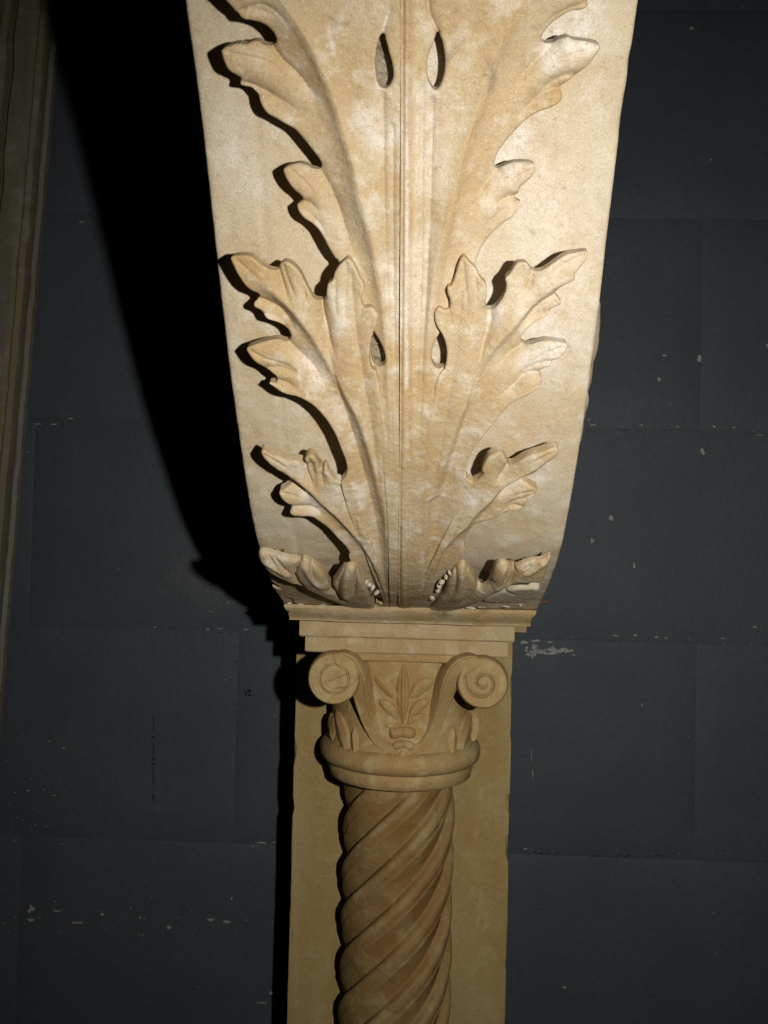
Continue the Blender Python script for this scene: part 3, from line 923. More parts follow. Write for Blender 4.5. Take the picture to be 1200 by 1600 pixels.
RD_1L = [(px(('L', 50, 150, 120, 190, 220, 250, 320, 310)), .0016, .0026), (px(('L', 372, 162, 400, 230, 460, 310, 540, 390)), .0018, .0026), (px(('L', 740, 218, 700, 300, 690, 400, 720, 480)), .0018, .003)]
RD_1R = [(px(('M', 1120, 160, 1000, 230, 900, 290)), .0016, .0026), (px(('M', 790, 195, 770, 270, 740, 350, 680, 410)), .0018, .0024), (px(('M', 458, 205, 460, 300, 430, 400, 380, 480)), .0018, .003)]
for z_, lst, lines in (('L', GR_1L, ((150, 138, 230, 225, 330, 300), (95, 120, 150, 190, 230, 255), (430, 192, 450, 270, 520, 350), (690, 235, 650, 330, 640, 430), (790, 245, 775, 340, 770, 450))),
                       ('M', GR_1R, ((1050, 185, 960, 240, 880, 290), (990, 200, 930, 235), (830, 225, 800, 300, 740, 370), (500, 225, 490, 320, 450, 420), (410, 235, 410, 330, 370, 430)))):
    for ln in lines:
        lst.append((px((z_,) + ln), .0018, .0012))
# fine tooled lines running down the lobes
for lst, lines in ((GR_L4, ((('A', 240, 270, 360, 300, 480, 360, 600, 470),), (('A', 320, 430, 450, 500, 580, 600),), (('A', 540, 850, 620, 920, 690, 1010),), (('A', 300, 60, 400, 30, 500, 90, 590, 220),))),
                   (GR_L3, ((('C', 180, 380, 260, 450, 330, 520),), (('C', 430, 410, 460, 500, 500, 600, 520, 660),), (('C', 780, 400, 780, 500, 770, 620, 780, 760),), (('C', 250, 880, 340, 930, 460, 980, 580, 1080),), (('C', 720, 480, 715, 600, 730, 720),))),
                   (GR_L2, ((('U', 120, 150, 230, 220, 340, 300),), (('U', 245, 470, 340, 500, 440, 560),), (('U', 460, 190, 480, 280, 500, 360),))),
                   (GR_R4, ((('B', 990, 250, 860, 290, 740, 360, 620, 450),), (('B', 820, 510, 700, 530, 600, 590),), (('B', 680, 850, 600, 890, 500, 980),), (('B', 940, 20, 840, 60, 760, 110, 690, 200),))),
                   (GR_R3, ((('D', 1030, 345, 920, 400, 830, 470),), (('D', 700, 410, 680, 500, 640, 600),), (('D', 365, 385, 375, 480, 390, 620, 390, 740),), (('D', 920, 860, 820, 900, 720, 970),), (('D', 430, 440, 440, 560, 440, 700),))),
                   (GR_R2, ((('V', 940, 220, 840, 270, 720, 340),), (('V', 780, 560, 660, 590, 560, 630),), (('V', 500, 270, 470, 360, 430, 430),)))):
    for ln in lines:
        lst.append((px(*ln), .0009, .0009))


GR_L3 += [(px(('P', 501, 475, 510, 540, 530, 620, 560, 720, 588, 830, 604, 920)), .0022, .0040), (px(('P', 548, 430, 556, 520, 572, 620, 590, 740, 606, 880)), .0014, .0034)]
GR_R3 += [(px(('P', 763, 488, 753, 560, 732, 640, 704, 740, 678, 840, 664, 920)), .0022, .0040), (px(('P', 722, 430, 716, 520, 702, 620, 682, 740, 664, 880)), .0014, .0034)]
GR_L2 += [(px(('P', 531, 765, 545, 800, 562, 850, 585, 910)), .0014, .0026)]
GR_R2 += [(px(('P', 737, 765, 722, 800, 704, 850, 680, 910)), .0014, .0026)]


def stem_l4(P, s):
    # the stem lies lower where the leaflet in front of it overlaps it
    t = sstep((s - on_face([[560, 360]])[0, 1]) / .05)
    return -.0010 * t * (1 - sstep((s - S_FLAT0) / (S_FLAT1 - S_FLAT0))) + .0012 * sstep((s - S_EYE) / .03)


relief('leaflet', OUT_L4, console, M_LEAF, 0.0, (VL4, .0055, .0115, .0022, .013, 1, .40, .22), GR_L4, flat_foot=True, seed=1, lipv=-.0014, lipw=.0055, tilt=stem_l4)
relief('leaflet', OUT_R4, console, M_LEAF, 0.0, (VR4, .0050, .0110, .0022, .013, -1, .33, .16), GR_R4 + GR_R4_EXTRA, flat_foot=True, seed=2, lipv=-.0032, lipw=.0075, tilt=stem_l4)
relief('leaflet', OUT_L3, console, M_LEAF, .0004, (VL3, .0042, .0062, .0012, .012, 1, .52, .38), GR_L3, flat_foot=True, seed=3)
relief('leaflet', OUT_R3, console, M_LEAF, .0004, (VR3, .0042, .0062, .0012, .012, -1, .52, .38), GR_R3, flat_foot=True, seed=4)
relief('leaflet', OUT_L2, console, M_LEAF, .0008, (VL2, .0040, .0052, .0014, .009, 1, .62, .36), GR_L2, flat_foot=True, seed=5, rnd=.0022)
relief('leaflet', OUT_R2, console, M_LEAF, .0008, (VR2, .0040, .0052, .0014, .009, -1, .62, .36), GR_R2, flat_foot=True, seed=6, rnd=.0022)
relief('leaflet', OUT_L1, console, M_LEAF, .0030, None, GR_1L, seed=7, ridges=RD_1L, rnd=.0026, under=1.0, upx=-.002, lipv=-.0010)
relief('leaflet', OUT_R1, console, M_LEAF, .0030, None, GR_1R, seed=8, ridges=RD_1R, rnd=.0026, under=1.0, upx=-.002, lipv=-.0010)

# centre rib with its raised fillet
RIB = px(('P', 627, -150, 626, 200, 625, 500, 624, 750, 625, 962, 639, 962, 641, 750, 645, 500, 649, 200, 652, -150))
rib_c = px(('P', 640, -150, 638, 200, 635, 500, 632, 750, 632, 962))


def rib_tilt(P, s):
    c = catmull(on_face(rib_c), False, 3)
    d, f, _, _ = seg_dist(P, c)
    w = np.interp(s, [0, S_MAX], [.0013, .0010])
    k = np.interp(s, [0, S_MAX * .6, S_MAX * .85], [1, .9, .35])
    return k * (.0007 * (1 - sstep((d - w) / .0007)) - .00035 * np.exp(-((d - w * 1.75) / .0006)**2)) - .0002 + .0012 * sstep((s - S_EYE) / .03) + .0010 * sstep((s - S_FLAT0) / (S_FLAT1 - S_FLAT0))


relief('centre_rib', RIB, console, M_LEAF, -.0006, None, seed=9, rnd=.0003, tilt=rib_tilt, flat_foot=True)

# the drilled eyes end in rough stone
for i_, hp in enumerate(HOLES):
    c_ = hp.mean(0)
    deep = (-.0130, -.0140, -.0110, -.0140, -.004)[i_]
    relief('eye_bottom', (c_ + (hp - c_) * 1.35,), console, M_PLASTER if i_ in (1, 3, 4) else M_RUBBLE, deep, None, seed=30 + i_, holes=False, rough=(5, 2)[i_ in (1, 3, 4)], rnd=.0005)
# carving that wraps round from the flanks under the lowest leaves
relief('corner_leaf', px(('L', 92, 285, 140, 300, 200, 312, 330, 362, 450, 412, 560, 462, 720, 525, 600, 524, 400, 528, 300, 512, 262, 470, 236, 500, 196, 490, 150, 420, 128, 385, 190, 398, 120, 345)), console, M_LEAF, 0, None,
       ((px(('L', 130, 345, 230, 370, 400, 440, 560, 500)), .003, .0022),), seed=21, base_off=.55, rnd=.002)
relief('corner_leaf', px(('M', 620, 496, 740, 440, 860, 405, 960, 402, 1062, 406, 1066, 440, 1050, 470, 1010, 496, 900, 512, 760, 512)), console, M_SLAB, 0, None, ((px(('M', 770, 440, 800, 480, 900, 505)), .002, .002),), seed=22, base_off=.55, rnd=.003)
# white plaster repairs and beads near the foot
def lump(name, pts, mat, root, seed):
    bm = bmesh.new()
    for (x_, y_, w_, l_, a_) in pts:
        c = on_face([[x_, y_]])[0]
        yy, zz, ny_, nz_ = prof(c[1])
        h_ = np.interp(c[1], _sf, H0)
        h_ -= .0006
        w_, l_ = w_ * .72, l_ * .8
        p = Vector((c[0], yy + ny_ * h_, zz + nz_ * h_))
        m_ = Matrix.Translation(p) @ Matrix.Rotation(a_, 4, 'Y') @ Matrix.Diagonal((w_, w_ * 1.2, l_, 1))
        r = bmesh.ops.create_icosphere(bm, subdivisions=3, radius=1, matrix=m_)
        for v in r['verts']:
            v.co += Vector(rng.normal(0, .00018, 3))
    return bm_to(name, bm, mat, root)


lump('drilled_bead', [(573, 911, .0016, .0022, .3), (577, 915, .0026, .0020, .7), (582, 919, .0018, .0024, .2), (589, 927, .0017, .0030, .7)], M_SLAB, console, 1)
lump('drilled_bead', [(703, 897, .0011, .0024, -.6), (697, 903, .0012, .0018, -.2), (690, 911, .0026, .0020, -.7), (686, 917, .0020, .0024, -.2), (684, 924, .0022, .0018, -.9), (675, 935, .0022, .0028, -.6)], M_SLAB, console, 2)

# carved scrollwork standing out from either flank, its outline showing past the front edge
for sx in (1, -1):
    for run in (((484, 930), (488, 934.5), (500, 935.5), (520, 934), (545, 931), (570, 929), (590, 925), (610, 922), (628, 918), (640, 912), (646, 905)),
                ((634, 908), (640, 915), (655, 915.5), (675, 911.5), (700, 906), (720, 901), (740, 896), (760, 890), (775, 882))):
        n_s, n_d = 90, 26
        ys_ = np.linspace(run[0][0], run[-1][0], n_s)
        xo = np.interp(ys_, [a[0] for a in run], [a[1] for a in run])
        sv = on_face(np.stack([np.full(n_s, 880.), ys_], 1), 0)[:, 1]
        y, z, ny, nz = prof(sv)
        Vv = []
        for i in range(n_s):
            xf = np.interp(sv[i], _sf, _XC) + WC / 2
            po = at(xo[i] + 1.5, ys_[i], y[i] + .024 + DW)[0]
            th = max(po - xf, .001) * (1.0 if sx > 0 else .6)
            e_ = sstep(min(i, n_s - 1 - i) / 5)
            for j in range(n_d):
                t = j / (n_d - 1)
                pz = sstep(t / .16) * (1 - .35 * sstep((t - .25) / .2) + .3 * sstep((t - .5) / .15)) * (1 - sstep((t - .8) / .2))
                dep = .004 + t * .085
                Vv.append((sx * (xf + .005) - .005 + sx * (th * pz * e_ - .0012) , y[i] - ny[i] * dep, z[i] - nz[i] * dep))
        Vv = np.array(Vv)
        Vv[:, 0] += sx * .0012 * wnoise(Vv, 110, 77, 3)
        id_ = np.arange(n_s * n_d).reshape(n_s, n_d)
        q = np.stack([id_[:-1, :-1], id_[:-1, 1:], id_[1:, 1:], id_[1:, :-1]], -1).reshape(-1, 4)
        child(link('side_scroll', npmesh('side_scroll', Vv, q if sx > 0 else q[:, ::-1]), M_SLAB), console)

# ------------------------------------------------------------------ pilaster, column, impost
DP = .737
pl_l, pl_r = at(461, 1100, DP), at(799.5, 1100, DP)
ztop = at(630, 948, .62)[2]
bm = bmesh.new()
box_bm(bm, pl_l[0], pl_r[0], DP - DW, -.003, .55, ztop - .012)
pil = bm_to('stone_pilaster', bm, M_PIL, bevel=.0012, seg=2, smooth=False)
# re-mesh so that its face is a little uneven
bm = bmesh.new()
bm.from_mesh(pil.data)
bmesh.ops.subdivide_edges(bm, edges=[e for e in bm.edges if e.calc_length() > .05], cuts=84, use_grid_fill=True)
bm.to_mesh(pil.data)
bm.free()
co = np.empty(len(pil.data.vertices) * 3, np.float32)
pil.data.vertices.foreach_get('co', co)
co = co.reshape(-1, 3)
co[:, 0] += .0008 * wnoise(co, 30, 41)
co[:, 1] += .0006 * wnoise(co, 25, 42)
er = np.minimum(np.abs(co[:, 0] - pl_l[0]), np.abs(co[:, 0] - pl_r[0]))
ck = np.clip(wnoise(co, 90, 44, 3) - .16, 0, 1) * (er < .003)
co[:, 0] += np.sign(.5 * (pl_l[0] + pl_r[0]) - co[:, 0]) * ck * .010
co[:, 1] += ck * .008
pp = proj(co)
st = np.zeros((len(co), 3), np.float32)
for kd, x_, y_, wx, wy, k_ in ((0, 770, 1130, 22, 60, .8), (0, 745, 1310, 30, 25, .8), (0, 775, 1360, 18, 40, .7), (0, 480, 1200, 20, 90, .6), (0, 490, 1420, 26, 60, .5), (1, 798, 1250, 3, 400, .8), (1, 463, 1250, 3, 400, .5),
                               (1, 752, 1240, 4, 14, .9), (1, 744, 1300, 3, 10, .9), (1, 790, 1100, 10, 60, .5), (1, 470, 1300, 12, 100, .35), (1, 730, 1330, 10, 5, .6), (2, 500, 1260, 2, 2, .8), (2, 497, 1302, 1.5, 4, .7)):
    st[:, kd] = np.maximum(st[:, kd], k_ * np.exp(-((pp[:, 0] - x_) / wx)**2 - ((pp[:, 1] - y_) / wy)**2))
for L_ in ((735, 1395, 748, 1393, 752, 1399), (742, 1447, 752, 1440, 764, 1446), (745, 1415, 755, 1408), (728, 1200, 735, 1215, 733, 1232)):
    st[:, 1] = np.maximum(st[:, 1], .9 * np.exp(-(seg_dist(pp, np.array(L_, float).reshape(-1, 2))[0] / 1.4)**2))
at_ = pil.data.color_attributes.new('stain_tone', 'FLOAT_COLOR', 'POINT')
at_.data.foreach_set('color', np.concatenate([st, np.ones((len(co), 1), np.float32)], 1).ravel())
pil.data.vertices.foreach_set('co', co.ravel())
pil['label'] = 'flat buff stone pilaster strip behind the twisted column, against the dark wall'
pil['category'] = 'pilaster'

DA = .711
AX = at(622.5, 1300, DA)
XA, YA = float(AX[0]), float(AX[1])
column = thing('twisted_column', 'brown twisted stone column with a scrolled capital, standing before the flat pilaster', 'column', (XA, YA, .55))


def zat(py, D=.655):
    return float(at(625, py, D)[2])


def ring(name, prof_rz, mat, parent, nseg=128, noise_a=.0006, fn=None, seed=0):
    """a turned solid on the column's axis"""
    pr = np.array(prof_rz)
    a = np.linspace(0, 2 * np.pi, nseg, endpoint=False)
    r = pr[:, 0][:, None] * np.ones(nseg)[None]
    z = pr[:, 1][:, None] * np.ones(nseg)[None]
    if fn:
        r = fn(r, z, a[None, :] * np.ones_like(r))
    V = np.stack([XA + r * np.sin(a), YA - r * np.cos(a), z], -1).reshape(-1, 3)
    nzv = wnoise(V, 45, seed, 3) * noise_a
    dr = np.stack([np.sin(a), -np.cos(a), 0 * a], -1)
    V = V + (np.tile(dr, (len(pr), 1)) * nzv[:, None])
    id_ = np.arange(len(V)).reshape(len(pr), nseg)
    nx_ = np.roll(id_, -1, 1)
    q = np.stack([id_[:-1], nx_[:-1], nx_[1:], id_[1:]], -1).reshape(-1, 4)
    o = link(name, npmesh(name, V, q, stain_tone=COLST(V) if COLST else None), mat)
    return child(o, parent) if parent else o


COLST = None
CRACKS = [px(('P',) + tuple(c)) for c in ((592, 1358, 605, 1352, 613, 1345, 622, 1340, 640, 1337, 655, 1343), (620, 1342, 622, 1368, 622, 1376, 630, 1368, 640, 1366), (600, 1372, 610, 1376, 620, 1377),
                                        (594, 1518, 605, 1526, 614, 1536), (652, 1535, 655, 1543, 662, 1545), (677, 1555, 676, 1562), (664, 1342, 656, 1350), (575, 1352, 585, 1356, 594, 1360), (650, 1542, 640, 1550, 655, 1560), (600, 1575, 622, 1582), (683, 1232, 684, 1262, 682, 1300))]
SEAMS = [px(('P',) + tuple(c)) for c in ((559, 1470, 570, 1492, 580, 1496, 590, 1503, 592, 1512), (538, 1520, 544, 1535, 546, 1560, 552, 1590, 558, 1610), (622, 1340, 622, 1368), (690, 1265, 688, 1310))]


def shaft_stain_light(V):
    p = proj(V)
    out = np.zeros((len(V), 3), np.float32)
    fr = V[:, 1] < YA
    a = np.arctan2(V[:, 0] - XA, -(V[:, 1] - YA))
    ph = (a * RS * TAN - V[:, 2]) / (2 * np.pi * RS * TAN / NREED)
    ph = ph - np.floor(ph)
    wear_light = np.clip(wnoise(V, 60, 5, 3) * 2.2 + .25, 0, 1)
    out[:, 1] = .75 * wear_light * np.exp(-((ph - .16) / .10)**2)  # pale worn crests, with the brightness of their lit edges painted in too
    out[:, 0] = .9 * np.clip(wnoise(V * np.array([1, 1, .6]), 38, 8, 3) * 3, 0, 1)
    for kind, group, w in ((2, CRACKS, 1.0), (1, SEAMS, 1.3)):
        for L in group:
            d = seg_dist(p[fr], L)[0]
            out[fr, kind] = np.maximum(out[fr, kind], .62 * np.exp(-(d / w)**2))
    return out


# shaft: twisted reeds, each with an arris, stopping just under the necking
RS = float((at(708, 1300, DA)[0] - at(537, 1300, DA)[0]) / 2)
z_top, z_bot = zat(1232, .66), .55
NZ, NA = 520, 480
zz = np.concatenate([np.linspace(z_top + .012, z_top - .34, NZ), [z_bot + .2, z_bot]])
pr = np.stack([np.full(len(zz), RS), zz], 1)
TAN, NREED = .92, 7


def reeds(r, z, a):
    ph = (a * RS * TAN - z) / (2 * np.pi * RS * TAN / NREED)
    ph = ph - np.floor(ph)
    k = np.interp(ph, [0, .05, .12, .25, .42, .47, .52, .75, .92, 1], [.0070, .0016, .0001, .0, .0014, .0010, .0018, .0046, .0064, .0070])
    arr = .0
    hollow = 0
    end = sstep((z_top - .004 - z) / .012)
    return r + .0008 - (k + hollow) * (.25 + .75 * end) + arr * end - .0025 * (1 - end)


COLST = shaft_stain_light
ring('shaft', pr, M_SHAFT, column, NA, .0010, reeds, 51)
COLST = None

# capital
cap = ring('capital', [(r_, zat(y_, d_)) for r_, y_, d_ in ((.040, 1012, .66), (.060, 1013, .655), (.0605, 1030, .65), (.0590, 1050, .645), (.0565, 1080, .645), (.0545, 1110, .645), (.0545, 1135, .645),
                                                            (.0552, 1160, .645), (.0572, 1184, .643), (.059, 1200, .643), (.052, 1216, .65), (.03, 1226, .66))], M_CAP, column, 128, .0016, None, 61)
tz = zat(1206, .637)
tor = [(.0548 + .0084 * math.cos(t), tz + .0086 * math.sin(t)) for t in np.linspace(1.9, -1.9, 22)]
ring('astragal', tor, M_CAP, column, 144, .0012, None, 62)
nz0, nz1 = zat(1221, .645), zat(1245, .645)
ring('necking', [(.045, nz0 + .003), (.0545, nz0 + .002), (.0568, nz0), (.0570, nz0 - .004), (.0560, nz1 + .004), (.0553, nz1 + .001), (.0535, nz1), (.041, nz1 - .001)], M_CAP, column, 144, .0008, None, 63)


def bell_r(z):
    zs = [zat(1196), zat(1165), zat(1120), zat(1080), zat(1050), zat(1020)]
    return np.interp(z, zs, [.0585, .0555, .0545, .0565, .0590, .0605])


def on_bell(pts, out=0.0):
    d = rays(pts)
    res = []
    for r in d:
        D = .64
        for _ in range(8):
            p = CAMn + r * (D / r[1])
            rr = bell_r(p[2]) + out
            w = rr * rr - (p[0] - XA)**2
            D = .5 * D + .5 * ((YA + DW) - math.sqrt(max(w, (.25 * rr)**2)))
        res.append(CAMn + r * (D / r[1]))
    return np.array(res)


CAPS = (460, 1000, .283333)


def cp(*c):
    c = np.array(c, float).reshape(-1, 2)
    return np.stack([CAPS[0] + c[:, 0] * CAPS[2], CAPS[1] + c[:, 1] * CAPS[2]], 1)


def ribbon(name, pts, w, h, parent, mat, seed=0, taper=None, lift=None):
    """a flat carved band with soft arrises following a traced line on the bell"""
    L = catmull(pts, False, 8)
    C3 = on_bell(L, .0)
    n = len(C3)
    if lift is not None:
        lf = np.interp(np.linspace(0, 1, n), np.linspace(0, 1, len(lift)), lift)
        C3 = np.array([CAMn + (p - CAMn) * (1 - a + a * .6335 / (p[1] + DW)) for p, a in zip(C3, lf)])
        C3 = np.array([np.convolve(np.pad(c_, 6, 'edge'), np.ones(13) / 13, 'valid') for c_ in C3.T]).T
    T = np.gradient(C3, axis=0)
    T /= np.linalg.norm(T, axis=1)[:, None]
    N = np.stack([C3[:, 0] - XA, C3[:, 1] - YA, 0 * C3[:, 0]], 1)
    N /= np.linalg.norm(N, axis=1)[:, None]
    if lift is not None:
        N = N * (1 - lf * .9)[:, None] + np.array([.0, -1, 0])[None] * (lf * .9)[:, None]
        N /= np.linalg.norm(N, axis=1)[:, None]
    B = np.cross(T, N)
    B /= np.linalg.norm(B, axis=1)[:, None]
    sec = [(-1.08, -5.0), (-1.0, .55), (-.90, .95), (-.72, 1.0), (-.62, .72), (.62, .72), (.72, 1.0), (.90, .95), (1.0, .55), (1.08, -5.0)]
    tp = np.ones(n) if taper is None else np.interp(np.linspace(0, 1, n), np.linspace(0, 1, len(taper)), taper)
    V = np.stack([C3 + B * (w / 2 * u * tp)[:, None] + N * (h * v * np.minimum(tp, 1))[:, None] for u, v in sec], 1).reshape(-1, 3)
    V += N.repeat(len(sec), 0) * (.0005 * wnoise(V, 200, seed, 2))[:, None]
    m = len(sec)
    id_ = np.arange(n * m).reshape(n, m)
    q = np.stack([id_[:-1, :-1], id_[1:, :-1], id_[1:, 1:], id_[:-1, 1:]], -1).reshape(-1, 4)
    me = npmesh(name, V, q)
    bm = bmesh.new()
    bm.from_mesh(me)
    bmesh.ops.holes_fill(bm, edges=[e for e in bm.edges if e.is_boundary and (e.verts[0].index // m == e.verts[1].index // m)], sides=0)
    bmesh.ops.recalc_face_normals(bm, faces=bm.faces)
    bm.to_mesh(me)
    bm.free()
    o = child(link(name, me, mat), parent)
    me.set_sharp_from_angle(angle=R(35))
    return o


def petal(name, p0, p1, w, h, parent, mat, ridge=.25, bend=0.0, sharp=1.0, seed=0):
    """a pointed carved leaf lying on the bell, from p0 to p1 in capital coordinates"""
    p0, p1 = np.array(p0, float), np.array(p1, float)
    ax = p1 - p0
    ln = np.hypot(*ax)
    ax /= ln
    nn = np.array([-ax[1], ax[0]])
    nl, nw = 22, 13
    pts, hs = [], []
    for i in range(nl):
        t = i / (nl - 1)
        ww = w * (math.sin(math.pi * t**.9)**(.8 * sharp) if 0 < t < 1 else 0.02)
        for j in range(nw):
            u = -1 + 2 * j / (nw - 1)
            q_ = p0 + ax * ln * t + nn * (u * ww + bend * math.sin(math.pi * t))
            pts.append(q_)
            e = max(0, 1 - abs(u)**2.4)
            hs.append(h * (e**.6 * (1 - ridge) + ridge * max(0, 1 - abs(u) * 2.2)) * min(1, 4 * min(t, 1 - t) + .15) - .0006 * (abs(u) > .98))
    pts = cp(*np.array(pts).ravel())
    C3 = on_bell(pts)
    N = np.stack([C3[:, 0] - XA, C3[:, 1] - YA, 0 * C3[:, 0]], 1)
    N /= np.linalg.norm(N, axis=1)[:, None]
    V = C3 + N * (np.array(hs) + .0004 * wnoise(C3, 300, seed, 2))[:, None]
    Vb = C3 - N * .004
    n = nl * nw
    id_ = np.arange(n).reshape(nl, nw)
    q = np.stack([id_[:-1, :-1], id_[:-1, 1:], id_[1:, 1:], id_[1:, :-1]], -1).reshape(-1, 4)
    ringi = np.concatenate([id_[0, :], id_[1:, -1], id_[-1, -2::-1], id_[-2:0:-1, 0]])
    k = np.arange(len(ringi))
    sq = np.stack([ringi, n + k, n + (k + 1) % len(k), ringi[(k + 1) % len(k)]], 1)
    me = npmesh(name, np.concatenate([V, Vb[ringi]]), np.concatenate([q, sq]))
    bm = bmesh.new()
    bm.from_mesh(me)
    bmesh.ops.recalc_face_normals(bm, faces=bm.faces)
    bm.to_mesh(me)
    bm.free()
    return child(link(name, me, mat), parent)


LIFT = [1, 1, .95, .8, .55, .3, .12, 0, 0, 0]
ribbon('scroll_band', cp(200, 92, 250, 98, 305, 130, 342, 200, 362, 285, 385, 380, 415, 470, 458, 548, 515, 598, 575, 614), .0128, .0034, cap, M_CAP, 1, [.25, .8, 1.1, 1.05, .9, .8, .7, .62, .55, .45], LIFT)
ribbon('scroll_band', cp(1040, 118, 985, 118, 915, 145, 866, 215, 838, 290, 812, 380, 780, 470, 742, 548, 690, 598, 625, 614), .0128, .0034, cap, M_CAP, 2, [.25, .8, 1.1, 1.05, .9, .8, .7, .62, .55, .45], LIFT)
petal('palmette_leaf', (602, 128), (597, 468), 36, .0036, cap, M_CAP, .55, seed=1)
petal('palmette_leaf', (448, 195), (565, 325), 38, .0024, cap, M_CAP, .1, -8, .7, 2)
petal('palmette_leaf', (470, 330), (575, 440), 30, .0022, cap, M_CAP, .1, -10, .7, 3)
petal('palmette_leaf', (760, 215), (640, 320), 40, .0024, cap, M_CAP, .1, 8, .7, 4)
petal('palmette_leaf', (745, 325), (630, 440), 30, .0022, cap, M_CAP, .1, 12, .7, 5)
petal('palmette_leaf', (500, 470), (590, 470), 18, .0018, cap, M_CAP, .1, 6, .7, 6)
petal('palmette_leaf', (720, 410), (615, 470), 18, .0018, cap, M_CAP, .1, 10, .7, 7)
petal('flower_bud', (522, 520), (612, 500), 34, .0042, cap, M_CAP, .1, 0, .35, 8)
petal('flower_bud', (668, 520), (580, 500), 34, .0042, cap, M_CAP, .1, 0, .35, 9)
petal('flower_bud', (540, 590), (610, 565), 26, .0036, cap, M_CAP, .1, 0, .4, 10)
petal('flower_bud', (660, 590), (590, 565), 26, .0036, cap, M_CAP, .1, 0, .4, 11)
petal('flower_bud', (597, 600), (598, 690), 26, .0026, cap, M_CAP, .2, 0, .7, 12)
for sx in (-1, 1):                               # drooping leaves on the flanks of the bell
    for (x0, y0, x1, y1, w_) in ((230, 380, 300, 640, 34), (330, 480, 340, 650, 22), (205, 400, 215, 560, 22)):
        f_ = (lambda x: x) if sx < 0 else (lambda x: 1205 - x)
        petal('flank_leaf', (f_(x0), y0), (f_(x1), y1), w_, .0026, cap, M_CAP, .35, seed=13 + x0)

# volutes: a spiral face on a bolster that runs back to the pilaster
def volute(cx, cy, rad_px, hand, seed):
    D = .634
    c = at(cx, cy, D)
    rad = rad_px / F * D
    nr, na = 60, 160
    V, Q = [], []
    rr = np.linspace(0, 1, nr)[:, None] * np.ones(na)[None]
    aa = np.linspace(0, 2 * np.pi, na, endpoint=False)[None] * np.ones(nr)[:, None]
    # spiral r = .98 * exp(-k a) : depth by log distance to the nearest turn
    k = .17
    g = np.log(np.maximum(rr, .02) / .98) / -k
    ph = (g - hand * aa - (2.6 if hand > 0 else .5)) / (2 * np.pi)
    ph = ph - np.floor(ph)
    wln = 1.0
    dist = np.minimum(ph, 1 - ph) * 2 * np.pi * k * np.maximum(rr, .05)
    groove = np.exp(-(dist / .030)**2)
    if hand > 0:                                   # this one keeps only its eye, the spiral has broken away
        groove = np.exp(-((rr - .55 - .03 * np.sin(aa)) / .030)**2)
        ph = np.where(rr < .55, .5, .4)
    swell = np.sin(np.pi * ph)
    h = .0016 * swell * np.minimum(rr * 3, 1) - .0026 * groove * sstep((rr - .12) / .1) * (1 - sstep((rr - .80) / .1))
    h += .0006 * np.exp(-(rr / .14)**2)
    h -= .004 * np.clip((rr - .90) / .10, 0, 1)**2
    X = c[0] + hand * 0 + rad * rr * np.sin(aa)
    Z = c[2] + rad * rr * np.cos(aa)
    Y = c[1] - h
    fr = np.stack([X, Y, Z], -1)
    back = []
    for t, sc in ((.006, 1.03), (.014, .97), (.026, .86), (.045, .80), (.07, .86), (.10, 1.0)):
        a = aa[0]
        back.append(np.stack([c[0] + rad * sc * np.sin(a), np.full(na, c[1] + .004 + t), c[2] + rad * sc * np.cos(a)], -1))
    V = np.concatenate([fr.reshape(-1, 3)] + back)
    V[:, 1] += .0006 * wnoise(V, 120, seed, 2)
    id_ = np.arange(len(V)).reshape(-1, na)
    nx_ = np.roll(id_, -1, 1)
    q = np.stack([id_[:-1], nx_[:-1], nx_[1:], id_[1:]], -1).reshape(-1, 4)
    q = q[::-1, ::-1]
    p = proj(V)
    st = np.zeros((len(V), 3), np.float32)
    if hand > 0:
        for L in (cp(170, 230, 210, 220, 250, 205, 290, 185), cp(170, 230, 185, 255, 215, 268, 260, 262, 300, 258, 330, 235, 355, 205)):
            st[:, 2] = np.maximum(st[:, 2], .6 * np.exp(-(seg_dist(p, L)[0] / .9)**2))
    else:
        st[:, 2] = .6 * np.exp(-(seg_dist(p, cp(990, 235, 1050, 255))[0] / .9)**2)
    return child(link('volute', npmesh('volute', V, q, st), M_CAP), cap)


volute(521, 1060.5, 41, 1, 71)
volute(754.5, 1067.5, 40, -1, 72)
# small plain block between the volutes, under the impost
bm = bmesh.new()
a0, a1 = at(550, 1022, .6475), at(712, 1037, .6475)
box_bm(bm, a0[0], a1[0], a0[1] - .0, YA, a1[2], a0[2] + .006)
bm_to('abacus', bm, M_CAP, cap, .0012)

# impost: a moulded slab over two plain steps
impost = thing('stone_impost', 'stepped buff stone impost slab between the column capital and the console above', 'impost block', (XA, YA, zat(1020, .64)))


